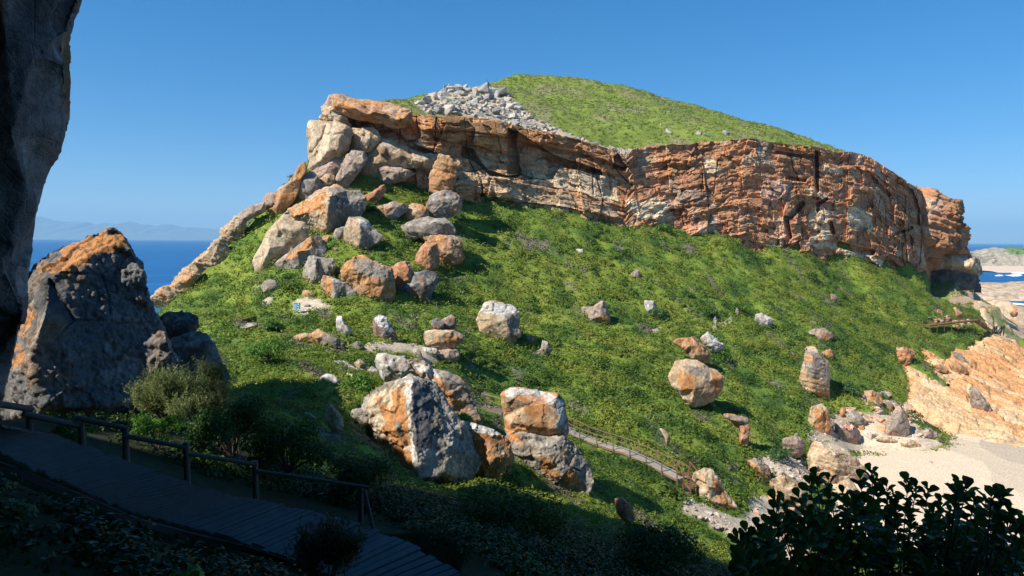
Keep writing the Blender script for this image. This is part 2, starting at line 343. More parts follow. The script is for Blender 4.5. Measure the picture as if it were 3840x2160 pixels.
hilln = fbm(pc*np.array([.5, .5, .5]), 4, 77).reshape(HL.shape)
hillc = mix([.15, .20, .035], [.18, .175, .08], sm(hilln, .0, .35))*(1+.35*fbm(pc*3, 3, 8).reshape(HL.shape)[..., None])
gc = np.where((GYY < 30)[..., None], np.array([.028, .036, .012])*(1+.6*n), gc)  # near ground coloured darker to deepen the foreground shade
ishill = (GYY > nearcl+6)
gc = np.where(ishill[..., None], hillc, gc)
gc = np.where((isp)[..., None], np.array([.46, .38, .28])*(1+.35*n), gc); gc = np.where(scree[..., None], np.array([.36, .30, .22])*(1+.5*n), gc)
gc = np.where((U0 > 3560)[..., None] & (GYY > 190)[..., None], np.array([.36, .27, .18])*(1+.5*n), gc)
step = 1
Vg = np.stack([GXX, GYY, HL], -1).reshape(-1, 3)
fg = grid_faces(GNX, GNY); keep = (Vg[fg][:, :, 2].max(1) > -3)
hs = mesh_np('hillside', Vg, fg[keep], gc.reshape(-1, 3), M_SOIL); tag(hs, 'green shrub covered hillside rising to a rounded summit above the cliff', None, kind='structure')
# ---------------------------------------------------------------- rocks
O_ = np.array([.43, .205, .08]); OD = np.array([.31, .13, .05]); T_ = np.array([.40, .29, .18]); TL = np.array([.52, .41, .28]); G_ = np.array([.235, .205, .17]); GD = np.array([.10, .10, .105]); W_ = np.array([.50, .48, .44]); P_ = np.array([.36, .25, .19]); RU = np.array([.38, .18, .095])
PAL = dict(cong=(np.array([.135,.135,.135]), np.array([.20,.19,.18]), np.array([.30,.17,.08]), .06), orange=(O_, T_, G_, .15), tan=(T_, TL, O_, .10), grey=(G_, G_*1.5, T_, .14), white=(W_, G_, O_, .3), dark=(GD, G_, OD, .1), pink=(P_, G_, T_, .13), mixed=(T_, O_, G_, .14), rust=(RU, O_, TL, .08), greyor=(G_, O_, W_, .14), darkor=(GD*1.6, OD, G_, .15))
ROCKS = []
def rock(name, label, crop, pts, pal='mixed', Y=None, dY=0.0, thick=1.0, ridges=None, style='block', patches=(), cat='boulder', group=None, kind=None, vox=None, amp=1.0, parent=None, mat=None, nr=None):
    ROCKS.append(dict(name=name, label=label, px=C(crop, pts), pal=pal, Y=Y, dY=dY, thick=thick, ridges=C(crop, ridges) if ridges else None, style=style,
                      patches=[(C(crop, p), c) for p, c in patches], cat=cat, group=group, kind=kind, vox=vox, amp=amp, parent=parent, mat=mat, nr=nr))
def coarse(s, seed):
    rg = np.random.default_rng(seed)
    px = np.array([(p[0], p[1]) for p in s['px']]); n = len(px)
    a = .5*abs(np.sum(px[:, 0]*np.roll(px[:, 1], -1)-px[:, 1]*np.roll(px[:, 0], -1))); cpx_ = px.mean(0)
    bi = px[:, 1].argmax()
    Yg = s['Y'] or hit(px[bi, 0], px[bi, 1]-1)
    Rr = math.sqrt(a/math.pi)/F*Yg; rpx = math.sqrt(a/math.pi)
    if s['style'] != 'pillar': px = cpx_+(px-cpx_)*(1+min(6.5, .14*rpx)/rpx)
    Y0 = Yg+s['dY']+(0 if s['Y'] else .35*Rr*s['thick'])
    s['R'] = Rr; s['Y0'] = Y0
    rd = s['ridges']
    if rd is None:
        rd = []
        i0 = rg.integers(n)
        for k in range(s['nr'] or 5):
            i = i0; q = cpx_+(px[(i+k*n//5) % n]-cpx_)*rg.uniform(.3, .74); rd.append((q[0], q[1], rg.uniform(.3, .58)))
    rd = [r for r in rd if inpoly(np.array(r[0]), np.array(r[1]), [tuple(p) for p in px])]
    P2 = [Vector(p) for p in px]+[Vector((r[0], r[1])) for r in rd]
    vs, es, fs, ov, oe, of = delaunay_2d_cdt(P2, [], [list(range(n))], 1, 1e-3)
    fr = []
    for v, o in zip(vs, ov):
        k = o[0] if o else 0
        d = 0 if k < n else rd[k-n][2]*Rr
        d += 0 if k >= n else rg.uniform(-.12, .12)*Rr
        fr.append(at(v.x, v.y, Y0-d*s['thick']))
    bm = bmesh.new(); V = [bm.verts.new(p) for p in fr]
    idx = {}
    for k, o in enumerate(ov):
        for j in o:
            if j < n: idx[j] = k
    for f in fs:
        try: bm.faces.new([V[i] for i in f])
        except ValueError: pass
    back = [bm.verts.new(at(cpx_[0]+(p[0]-cpx_[0])*.93, cpx_[1]+(p[1]-cpx_[1])*.93, Y0+.6*Rr*s['thick'])) for p in px]
    for i in range(n):
        j = (i+1) % n
        try: bm.faces.new([V[idx[i]], back[i], back[j], V[idx[j]]])
        except (ValueError, KeyError): pass
    cb = bm.verts.new(at(cpx_[0], cpx_[1], Y0+1.1*Rr*s['thick']))
    for i in range(n): bm.faces.new([back[i], cb, back[(i+1) % n]])
    bmesh.ops.triangulate(bm, faces=bm.faces[:]); bmesh.ops.recalc_face_normals(bm, faces=bm.faces[:])
    c = np.array(at(cpx_[0], cpx_[1], Y0)); s['c'] = c
    bmesh.ops.translate(bm, verts=bm.verts, vec=-Vector(c))
    me = bpy.data.meshes.new(s['name']); bm.to_mesh(me); bm.free()
    return me
def mesh_arrays(me):
    V = np.empty(len(me.vertices)*3, np.float32); me.vertices.foreach_get('co', V); V = V.reshape(-1, 3).astype(float)
    E = np.empty(len(me.edges)*2, np.int32); me.edges.foreach_get('vertices', E); return V, E.reshape(-1, 2)
def smooth_v(V, E, it, lam=.5):
    n = len(V); deg = np.maximum(np.bincount(E.ravel(), minlength=n), 1)[:, None]
    for _ in range(it):
        s = np.stack([np.bincount(E[:, 0], V[E[:, 1], k], n)+np.bincount(E[:, 1], V[E[:, 0], k], n) for k in range(3)], 1)
        V = V*(1-lam)+lam*s/deg
    return V
def normals(me):
    N = np.empty(len(me.vertices)*3, np.float32); me.vertices.foreach_get('vector', N) if False else me.vertex_normals.foreach_get('vector', N)
    return N.reshape(-1, 3).astype(float)
def rock_color(s, p, N, Rr, crack, seed):
    A, B, Cc, wt = PAL[s['pal']]; q = p+seed*7.7
    k = fbm(q/(Rr*.75), 4, 11); k2 = fbm(q/(Rr*.5)+9, 4, 12); k3 = fbm(q/(Rr*.35)+5, 4, 13)
    col = mix(A, B, sm(k, -.25, .4)*.7); col = mix(col, Cc, sm(k2, .05, .5)*.5)
    wn = k3+.25*np.clip(N[:, 2], 0, 1)-.1
    col = mix(col, W_, sm(wn, .3-wt*.6, .42-wt*.6)*(.6 if wt > .16 else .25))
    st = fbm(q*np.array([1.8, 1.8, .25])/Rr*2.5, 3, 14)
    col = mix(col, col*.45, sm(st, .12, .5)*.8)
    col = col*(1+.35*fbm(q/(Rr*.12), 3, 15))[:, None]
    col = col*(1-.35*sm(-crack, -.04, -.005)*(fbm(q/Rr*1.5, 2, 3) > .05))[:, None]
    return col
def finish(o, s, seed):
    dg = bpy.context.evaluated_depsgraph_get(); ev = o.evaluated_get(dg)
    me = bpy.data.meshes.new_from_object(ev); old = o.data; o.modifiers.clear(); o.data = me; bpy.data.meshes.remove(old); me.name = s['name']
    V, E = mesh_arrays(me); c = s['c']; Rr = s['R']; a = s['amp']
    V = smooth_v(V, E, 1)
    if st_cut(s):
        rg = np.random.default_rng(seed*7+1)
        for k in range(9):
            nn = rg.normal(size=3); nn[1] = -abs(nn[1])*1.1-.75; nn /= np.linalg.norm(nn); dd = V@nn; lim = np.percentile(dd, 99.7)*rg.uniform(.72, .93)
            V = V-np.maximum(0, dd-lim)[:, None]*nn
    me.vertices.foreach_set('co', V.astype(np.float32).ravel()); me.update()
    N = normals(me)
    if (N*V).sum(1).mean() < 0: N = -N; print('flip', s['name'])
    p = V+c; q = p+seed*3.1; st = s['style']
    v1, cr = facets(q/(Rr*.55), seed)
    v2, cr2 = facets(q/(Rr*.22), seed+5)
    d = Rr*a*(.085*v1+.022*v2+.022*fbm(q/(Rr*.35), 5, seed))-Rr*a*.03*(1-sm(cr, 0, .05))*(fbm(q/Rr*1.5, 2, 3) > .1)
    if st == 'cobble':
        sz = s.get('cob', .055)*Rr if Rr > 1 else .07*Rr
        g1, g2, gi, go = cell(q/sz*np.array([1, 1, .8])+.35*fbm(q/Rr*4, 2, 9)[:, None], 4)
        h1, h2, hi, ho = cell(q/(sz*2.4), 6)
        msk = sm(fbm(q/(Rr*.5), 3, 21), -.6, -.1) if Rr < 3 and s['pal'] == 'cong' else sm(fbm(q/(Rr*.5), 3, 21), -.35, .05)
        d = d+msk*(np.sqrt(np.clip(.6-g1, 0, 1))*sz*.55*(.4+gi[:, 0])+np.sqrt(np.clip(.5-h1, 0, 1))*sz*.7*(hi[:, 0] > .5))+Rr*.05*fbm(q/(Rr*.2), 4, 33)
        cr = np.minimum(cr, (g2-g1)*.4+.03)
    if st in ('strata', 'cliff'):
        w = q[:, 2]+.25*q[:, 0]; la = vn(np.stack([q[:, 0]*.12/Rr*4, q[:, 1]*.12/Rr*4, w/(.10*Rr)], 1), 8)+.6*vn(np.stack([q[:, 0]*.4/Rr*4, q[:, 1]*.4/Rr*4, w/(.045*Rr)], 1), 18)
        ws = w+.05*Rr*fbm(q/(Rr*.3), 3, 61); b1 = np.floor(ws/(.13*Rr)).astype(np.int64); b2 = np.floor(ws/(.05*Rr)).astype(np.int64); k1 = np.floor((q[:, 0]+.4*q[:, 1])/(.5*Rr)+h01(b1, b1*0, b1*0, 2)*5).astype(np.int64)
        d = d+Rr*a*(.035*la+.09*(h01(b1, k1, b1*0, 3)-.5)+.04*(h01(b2, b2*0, b2*0, 4)-.5))
    if st == 'pillar':
        d = .09*v1+.03*v2+.10*fbm(q/1.5, 5, 3)-.08
        g1, g2, gi, go = cell(q/.09*np.array([1.2, 1.2, .7]), 4); d = d+np.clip(.55-g1, 0, 1)*.035*(gi[:, 0] > .5)+.05*fbm(q/.4*np.array([1, 1, .35]), 4, 8)
    V = V+N*d[:, None]
    me.vertices.foreach_set('co', V.astype(np.float32).ravel())
    col = rock_color(s, p, N, Rr if st != 'pillar' else 1.6, cr, seed)
    if st == 'pillar':
        gg = fbm(p*np.array([1.2, 1.2, .5]), 4, 5)[:, None]
        col = np.array([.20, .19, .18])*(1+.8*gg); col = mix(col, np.array([.34, .18, .07]), sm(fbm(p*np.array([1., 1., .35])+4, 4, 9), .12, .3)*.8)
        col = mix(col, np.array([.45, .44, .42]), sm(fbm(p*np.array([3., 3., 1.5])+9, 4, 19), .25, .35)*.6)
    if st == 'cobble': col = col*(1+.35*(gi[:, 1:2]-.5)*msk[:, None])
    if s['patches']:
        u, v = proj(p); jn = fbm(p/(Rr*.22), 5, 41)*Rr*.2/s['Y0']*F; holes = fbm(p/(Rr*.13), 4, 47) > -.3
        for poly, pc in s['patches']:
            m = inpoly(u+jn, v+jn*.7, poly) & (p[:, 1] < s['Y0']+.3*Rr) & holes
            pcol = {'o': O_, 'w': W_, 'g': G_, 't': T_, 'd': GD, 'l': TL, 'r': RU}[pc]*(1+.3*fbm(p/(Rr*.15), 4, 43))[:, None]
            col = np.where(m[:, None], pcol*(1-.4*sm(-cr, -.07, -.01))[:, None], col)
    add_col(me, col); me.update()
    me.polygons.foreach_set('use_smooth', np.ones(len(me.polygons), bool))
    me.materials.clear(); me.materials.append(s['mat'] or M_ROCK)
def st_cut(s): return s['style'] in ('block', 'strata', 'cobble') and s['ridges'] is None
def build_rocks():
    obs = []
    for i, s in enumerate(ROCKS):
        me = coarse(s, i*13+5); o = bpy.data.objects.new(s['name'], me); COL.objects.link(o); o.location = s['c']
        m = o.modifiers.new('r', 'REMESH'); m.mode = 'VOXEL'
        m.voxel_size = s['vox'] or max(.95*s['Y0']/683, s['R']/60); m.adaptivity = 0
        tag(o, s['label'], s['cat'] if s['kind'] is None else None, s['group'], s['kind']); obs.append(o)
    bpy.context.view_layer.update()
    for i, (o, s) in enumerate(zip(obs, ROCKS)): finish(o, s, i+1)
    return obs
# cliff end: blocks at the seaward corner
GRP = 'boulders tumbled below the cliff corner'
rock('cliff_cap', None, 'B', [(970,155),(1060,160),(1180,195),(1330,215),(1480,235),(1590,275),(1700,300),(1700,430),(1640,470),(1560,475),(1440,440),(1300,415),(1160,380),(1030,330),(940,310),(950,230)], 'orange', Y=126.5, thick=1.5, ridges=[(1010,230,.35),(1150,280,.5),(1350,320,.55),(1500,350,.6),(1660,380,.75),(1560,400,.7),(1300,350,.5)], kind='structure', style='strata', amp=.6)
rock('rock_block', 'small grey block capping the left tip of the cliff top', 'B', [(900,155),(972,155),(960,230),(945,300),(880,320),(830,270),(875,210)], 'pink', Y=129, thick=1.5)
rock('rock_block', 'thin layered rock wedged under the cliff cap at its left tip', 'B', [(825,270),(930,280),(1050,325),(1070,400),(1110,480),(960,450),(860,420),(780,400),(840,350)], 'tan', Y=127, style='strata', thick=1.4)
rock('rock_block', 'pale upright block forming the left edge of the cliff under its cap', 'B', [(710,420),(790,412),(875,425),(870,500),(840,640),(780,720),(740,780),(700,810),(685,700),(695,600),(678,530),(690,450)], 'tan', Y=125.5, thick=1.3, amp=.7, patches=[([(680,400),(880,420),(850,600),(700,700)], 'l')])
rock('rock_block', 'huge cream block leaning under the cliff cap beside the upright block', 'B', [(880,440),(960,430),(1060,470),(1110,510),(1100,600),(1080,700),(1000,800),(900,860),(840,890),(750,950),(700,880),(720,790),(770,690),(830,600)], 'tan', Y=124.5, thick=1.2, amp=.7, ridges=[(900,560,.45),(1000,590,.5),(880,720,.55),(990,700,.5),(800,820,.3)], patches=[([(860,430),(1000,430),(930,620),(850,900),(700,900)], 'l')])
rock('rock_block', 'squat shaded block right of the huge cream block', 'B', [(1100,490),(1330,490),(1400,560),(1390,650),(1290,720),(1180,740),(1090,720)], 'tan', Y=126.5, thick=1.0)
rock('rock_block', 'rough wall of rock under the cliff cap above the pink boulder', 'B', [(1290,690),(1400,590),(1550,620),(1750,720),(1960,780),(1900,900),(1720,880),(1500,900),(1350,1000),(1160,1110),(1140,960),(1230,800)], 'tan', Y=127.5, thick=.9, ridges=[(1450,700,.4),(1650,760,.35),(1330,850,.3),(1800,820,.4),(1500,820,.3)])
rock('boulder', 'long tan boulder leaning under the huge cream block', 'B', [(1130,720),(1240,730),(1280,790),(1200,900),(1150,980),(1060,1090),(990,1100),(940,1040),(1010,900),(1060,790)], 'pink', Y=122.5, group=GRP)
rock('boulder', 'small brown boulder between two larger ones near the cliff corner', 'B', [(870,950),(940,960),(950,1050),(870,1110),(800,1080),(800,1000)], 'mixed', Y=122, group=GRP)
rock('rock_block', 'rock ledge running under the huge cream block', 'B', [(760,900),(880,840),(1000,780),(1040,820),(960,960),(860,1010),(780,1040),(740,980)], 'pink', Y=123.5, group=GRP)
rock('boulder', 'egg shaped smooth grey boulder on the left slope under the cliff', 'B', [(640,950),(740,935),(790,1010),(835,1080),(740,1170),(620,1245),(590,1150),(578,1030)], 'grey', Y=120.5, group=GRP, amp=.5)
rock('boulder', 'dark orange slab standing at the left edge of the boulder pile', 'B', [(590,870),(640,850),(655,940),(600,1010),(590,1100),(545,1200),(430,1330),(380,1395),(300,1375),(310,1280),(350,1180),(400,1090),(480,1050),(540,960)], 'orange', Y=119.5, group=GRP, amp=.7, ridges=[(420,1150,.4),(370,1280,.45),(560,1000,.3)])
rock('boulder', 'pinkish grey boulder on the shrubs under the cliff recess', 'B', [(1360,900),(1440,865),(1600,890),(1720,920),(1750,940),(1640,1010),(1490,1055),(1400,1030),(1365,970)], 'pink', Y=127, group=GRP)
rock('boulder', 'upright orange slab with slanting bands standing on the shrubs', 'B', [(2005,765),(2100,785),(2170,860),(2172,960),(2140,1080),(2085,1132),(1980,1130),(1912,1120),(1920,980),(1960,860)], 'orange', Y=124, thick=.8, group=GRP, style='strata', amp=.6, ridges=[(2040,900,.35),(2100,1000,.4),(1980,1050,.3)])
rock('boulder', 'rounded orange boulder directly under the upright banded slab', 'B', [(1930,1170),(2000,1130),(2110,1120),(2200,1160),(2248,1220),(2215,1310),(2120,1375),(2000,1395),(1900,1350),(1880,1270)], 'greyor', Y=121.5, group=GRP, style='cobble', amp=.7)
rock('boulder', 'low bright orange boulder above the big grey topped block', 'B', [(1645,1300),(1740,1250),(1830,1260),(1890,1320),(1880,1400),(1790,1450),(1690,1430)], 'orange', Y=120.5, group=GRP, style='cobble', amp=.7)
rock('boulder', 'low grey and orange slab lying among the shrubs', 'B', [(1380,1285),(1550,1230),(1690,1270),(1655,1330),(1600,1370),(1520,1410),(1420,1355),(1370,1330)], 'greyor', Y=119, group=GRP)
rock('boulder', 'small rusty boulder right of the central pale rock', 'B', [(1330,1130),(1440,1055),(1465,1110),(1400,1210),(1290,1225),(1235,1170)], 'rust', Y=121, group=GRP)
rock('boulder', 'central pale rock with a dark blocky right end, biggest of the pile', 'C', [(880,10),(960,-5),(1060,50),(1200,55),(1245,120),(1245,220),(1195,310),(1060,390),(940,470),(860,510),(770,480),(650,400),(520,330),(430,300),(520,230),(650,160),(780,60)], 'tan', Y=115, thick=1.1, group=GRP, amp=.8, style='cobble',
     ridges=[(900,100,.75),(880,300,.85),(870,430,.7),(700,250,.55),(560,290,.3),(1050,200,.25),(1150,150,.15)], patches=[([(905,20),(1250,40),(1260,330),(920,480),(890,300)], 'g'), ([(440,290),(880,20),(860,200),(640,330)], 'o')])
rock('boulder', 'long smooth ochre slab leaning at the left of the pile', 'C', [(430,300),(520,305),(545,360),(640,370),(690,430),(650,530),(490,690),(400,770),(320,850),(255,935),(190,945),(168,830),(138,740),(200,620),(280,460),(360,370)], 'tan', Y=108.5, thick=.9, group=GRP, amp=.6, ridges=[(420,420,.4),(300,620,.5),(220,800,.35),(560,450,.35),(450,600,.15)], patches=[([(180,700),(280,480),(440,340),(540,400),(420,600),(260,800)], 'l')])
rock('boulder', 'pale slab with black and white streaks under the ochre slab', 'C', [(760,475),(835,520),(855,600),(865,700),(700,715),(660,810),(560,895),(430,925),(375,890),(315,820),(400,740),(560,620),(680,530)], 'grey', Y=106.5, thick=.8, group=GRP, amp=.6, patches=[([(320,820),(760,480),(800,560),(600,700),(420,760)], 'o')])
rock('boulder', 'anvil shaped grey boulder with orange foot beside the path', 'C', [(700,702),(800,730),(930,738),(955,800),(925,870),(850,905),(840,960),(820,1060),(770,1095),(700,1100),(650,1000),(628,900),(660,800)], 'grey', Y=102, group=GRP, patches=[([(630,880),(700,960),(840,960),(820,1090),(680,1100)], 'o')])
rock('boulder', 'shaded grey boulder behind the anvil shaped one', 'C', [(930,770),(1000,850),(1035,900),(1030,980),(950,960),(860,930),(880,850)], 'grey', Y=104, group=GRP)
rock('boulder', 'wedge boulder pale orange on its left face and dark on its right', 'C', [(850,903),(920,918),(1060,980),(1150,1060),(1185,1130),(1090,1170),(990,1225),(900,1180),(850,1080),(826,990)], 'grey', Y=99.5, thick=.9, group=GRP, amp=.6, ridges=[(930,960,.5),(960,1080,.6),(940,1170,.5),(1050,1080,.1)], patches=[([(825,890),(940,930),(950,1000),(900,1180),(840,1120)], 'o'), ([(920,915),(985,940),(990,1000),(950,1010)], 'w')])
rock('boulder', 'largest square boulder with grey band over cobbly orange face', 'C', [(1160,715),(1240,705),(1330,760),(1450,800),(1520,830),(1542,930),(1547,1050),(1512,1145),(1440,1192),(1290,1155),(1190,1105),(1130,1020),(1045,980),(1032,900),(1050,800)], 'orange', Y=100, thick=.9, group=GRP, style='cobble', amp=.7, ridges=[(1120,820,.35),(1300,900,.5),(1450,950,.5),(1250,1050,.4),(1420,1100,.4)], patches=[([(1140,760),(1240,720),(1520,840),(1530,990),(1300,900),(1180,860)], 'g')])
rock('boulder', 'orange boulder right of the largest square boulder', 'C', [(1520,820),(1600,770),(1700,760),(1733,840),(1715,940),(1660,1010),(1560,1010),(1540,900)], 'rust', Y=103, group=GRP)
rock('boulder', 'black and white rough boulder in shade under the orange stack', 'C', [(1550,1020),(1650,960),(1740,890),(1860,850),(1970,880),(1995,930),(1940,1060),(1880,1205),(1760,1195),(1640,1175),(1550,1120)], 'dark', Y=103, group=GRP)
rock('boulder', 'flat grey topped block crowning the right side of the pile', 'C', [(1630,400),(1760,340),(1900,305),(1960,330),(2060,318),(2130,400),(2170,505),(2050,525),(1900,540),(1810,510),(1720,545),(1680,470)], 'grey', Y=115.5, thick=1.0, group=GRP, amp=.6, patches=[([(1800,400),(1990,350),(2080,380),(2060,480),(1850,500)], 'g')])
rock('boulder', 'knobbly orange block hanging under the flat grey topped block', 'C', [(1840,510),(2000,500),(2165,490),(2215,560),(2222,640),(2258,710),(2200,762),(2060,802),(1995,740),(1950,640),(1880,580)], 'orange', Y=114, thick=.9, group=GRP, style='cobble', amp=.7)
rock('boulder', 'rusty boulder left of the knobbly orange block', 'C', [(1870,570),(1970,585),(1995,680),(1985,800),(1900,862),(1820,805),(1745,780),(1780,690)], 'rust', Y=110.5, group=GRP, style='cobble', amp=.7)
rock('boulder', 'cube like boulder with tan left face alone in the shrubs', 'C', [(1100,318),(1215,313),(1280,350),(1340,430),(1425,490),(1390,550),(1280,612),(1150,625),(1065,610),(1055,520),(1062,420)], 'grey', Y=110, thick=.9, group=GRP, amp=.5, ridges=[(1200,370,.5),(1220,500,.6),(1190,600,.45),(1320,480,.15)], patches=[([(1050,310),(1205,320),(1215,470),(1190,630),(1050,630)], 't'), ([(1180,310),(1250,330),(1320,420),(1220,400)], 'w')])
rock('boulder', 'small pale grey boulder left of the cube like boulder', 'C', [(960,430),(1050,403),(1062,450),(1030,540),(940,555),(935,480)], 'grey', Y=111, group=GRP)
rock('boulder', 'tiny orange boulder in the gap under the central pale rock', 'C', [(835,500),(895,495),(905,560),(900,620),(840,620),(830,560)], 'orange', Y=110.5, group=GRP)
rock('boulder', 'fist small orange stone lying in front of that gap', 'C', [(920,618),(970,612),(985,635),(960,655),(922,650)], 'orange', Y=108.5, group=GRP)
rock('boulder', 'round flat grey boulder beside the dirt path', 'C', [(230,970),(290,933),(350,955),(387,1000),(370,1050),(300,1080),(240,1060),(213,1010)], 'grey', Y=None, group=GRP, amp=.4)
rock('boulder', 'small low stone behind the information board', 'C', [(625,1195),(660,1180),(705,1185),(708,1215),(640,1222)], 'grey', group=GRP)
rock('boulder', 'round orange stone under the foot of the anvil shaped boulder', 'C', [(640,1050),(690,1045),(760,1080),(745,1115),(650,1125),(625,1090)], 'orange', group=GRP, style='cobble')
# left flank rocks
GF = 'rocks on the seaward flank'
rock('boulder', 'pale brown rock on the skyline left of the pile', 'B', [(230,1200),(280,1140),(370,1128),(390,1180),(310,1300),(240,1310)], 'pink', Y=119.5, group=GF)
rock('boulder', 'grey brown skyline rock lowest left of the pile', 'B', [(0,1340),(120,1270),(230,1240),(245,1330),(160,1370),(60,1420),(-30,1500),(-60,1420)], 'pink', Y=118, group=GF)
rock('boulder', 'square layered rock high on the seaward flank', 'A', [(1510,110),(1600,30),(1680,10),(1660,100),(1620,200),(1560,210),(1500,170)], 'tan', Y=118, group=GF, style='strata')
rock('boulder', 'rust coloured rib of rock halfway down the seaward flank', 'A', [(1290,350),(1400,262),(1455,190),(1520,180),(1560,270),(1530,330),(1400,420),(1310,440)], 'mixed', Y=115, group=GF, style='strata')
rock('boulder', 'orange rib of rock at the foot of the seaward flank', 'A', [(1015,600),(1085,505),(1160,490),(1200,425),(1310,345),(1350,420),(1290,510),(1200,590),(1100,650),(1030,650)], 'mixed', Y=111, group=GF, style='strata')
# middle distance
GM = 'boulders scattered on the saddle'
rock('boulder', 'white pointed stone standing alone on the saddle', 'D', [(330,90),(365,95),(385,140),(420,180),(442,210),(400,245),(345,232),(328,170)], 'white', group=GM)
rock('boulder', 'pointed stone with white tip and dark right side', 'D', [(655,86),(700,110),(730,170),(770,220),(782,300),(680,285),(610,250),(598,190),(608,130)], 'darkor', group=GM, patches=[([(600,80),(740,100),(720,180),(640,170)], 'w')])
rock('boulder', 'flat orange boulder left of the pair on the saddle', 'D', [(10,245),(60,222),(135,228),(200,240),(190,300),(90,292),(15,282)], 'orange', group=GM)
rock('boulder', 'orange boulder with grey right end next to the flat one', 'D', [(140,230),(190,193),(280,240),(352,272),(342,325),(270,330),(190,300)], 'orange', group=GM, patches=[([(230,220),(360,270),(340,330),(200,300)], 'g')])
rock('boulder', 'small dark stone right of the orange pair', 'D', [(345,288),(390,300),(386,330),(342,335)], 'dark', group=GM)
rock('boulder', 'dark angular stone with blue grey top on the saddle', 'D', [(440,310),(480,283),(530,320),(543,355),(425,352)], 'dark', group=GM)
rock('boulder', 'left of the two brown stones balanced on the flat stone', 'D', [(1043,130),(1080,104),(1137,140),(1127,192),(1080,207),(1048,182)], 'darkor', Y=85, group=GM)
rock('boulder', 'right of the two brown stones behind the flat stone, white tipped', 'D', [(1120,120),(1190,82),(1222,110),(1217,185),(1160,207),(1118,192)], 'darkor', Y=86, group=GM)
rock('boulder', 'flat cream and orange stone, middle of the balanced stack', 'D', [(1000,212),(1060,203),(1200,203),(1270,235),(1278,282),(1200,322),(1100,337),(1020,312),(993,260)], 'tan', Y=83, group=GM, amp=.6, patches=[([(1130,240),(1280,240),(1260,300),(1150,320)], 'o')])
rock('boulder', 'grey stone under the left end of the flat cream stone', 'D', [(980,325),(1080,338),(1092,372),(1020,412),(980,372)], 'white', Y=81.5, group=GM)
rock('boulder', 'round brown stone under the right end of the flat cream stone', 'D', [(1078,370),(1150,342),(1232,350),(1248,400),(1205,448),(1120,443),(1078,412)], 'pink', Y=82.5, group=GM)
rock('boulder', 'slim grey stone leaning left of the balanced stack', 'D', [(903,338),(950,343),(985,425),(960,443),(908,392)], 'grey', Y=79, group=GM)
rock('boulder', 'large tan boulder with white crusted top on the slope', 'D', [(1460,-10),(1500,-25),(1560,0),(1640,12),(1702,60),(1697,160),(1702,220),(1682,270),(1645,328),(1580,312),(1500,262),(1418,200),(1393,130),(1408,70)], 'tan', Y=None, group=GM, ridges=[(1600,120,.45),(1650,240,.3),(1480,150,.4),(1520,50,.3),(1600,260,.3)], amp=.8, patches=[([(1400,60),(1460,-20),(1700,20),(1640,120),(1500,70)], 'w'), ([(1600,100),(1700,60),(1700,280),(1640,260)], 'g')])
rock('boulder', 'thin grey rock rib behind the grey wedge stone', 'D', [(1738,255),(1790,238),(1828,260),(1800,302),(1755,292)], 'grey', group=GM)
rock('boulder', 'grey wedge stone right of the large tan boulder', 'D', [(1880,280),(1920,288),(1952,350),(1900,402),(1795,378),(1870,340)], 'grey', group=GM)
rock('boulder', 'long white flat stone on the left saddle shrubs', 'D', [(278,428),(380,430),(452,465),(440,492),(340,465)], 'white', group=GM)
rock('boulder', 'brown and white split stone behind the white flat stones', 'D', [(458,450),(500,413),(548,452),(542,482),(475,492)], 'mixed', group=GM)
rock('boulder', 'low white stone right below the long white flat stone', 'D', [(372,482),(440,468),(530,498),(533,527),(420,524)], 'white', group=GM)
rock('boulder', 'square grey stone left of the white domed rock', 'D', [(543,520),(590,473),(640,500),(662,550),(600,562)], 'grey', group=GM)
rock('boulder', 'white rounded boulder on the left edge of the shadow', 'D', [(208,560),(250,528),(312,545),(362,600),(352,652),(280,642),(218,600)], 'white', group=GM)
rock('boulder', 'tan boulder half sunk in the shadowed shrubs', 'D', [(270,750),(310,790),(370,870),(372,932),(330,1005),(270,920),(243,850)], 'tan', group=GM)
rock('boulder', 'narrow white slab in the shadowed shrubs', 'D', [(80,812),(130,828),(175,862),(120,872)], 'white', group=GM)
rock('boulder', 'bluish stone in shade left of the great split boulder', 'D', [(450,800),(520,790),(560,840),(560,900),(480,920),(430,880)], 'grey', group=GM)
GB = 'great boulders at the edge of the shadow'
rock('boulder', 'white domed rock with black pitted crest behind the great boulder', 'D', [(640,388),(700,383),(800,398),(900,450),(990,560),(900,600),(760,612),(700,575),(650,510),(618,440)], 'white', Y=55, group=GB)
rock('boulder', 'small grey stone on the white domed rock', 'D', [(780,395),(850,393),(868,430),(840,462),(785,432)], 'grey', Y=57, group=GB)
rock('boulder', 'long white and orange ridge rock right behind the great boulder', 'D', [(870,440),(920,418),(1000,438),(1060,488),(1150,508),(1230,540),(1290,590),(1312,660),(1352,730),(1405,870),(1300,900),(1190,780),(1130,700),(1050,600),(950,530)], 'greyor', Y=52, thick=.9, group=GB, ridges=[(1000,500,.35),(1120,600,.4),(1200,720,.3),(1260,600,.15)], patches=[([(870,430),(1060,480),(1130,620),(1010,560)], 'w'), ([(1050,540),(1120,560),(1200,700),(1200,780),(1130,700)], 'o'), ([(1180,520),(1300,590),(1400,850),(1260,700)], 'g')])
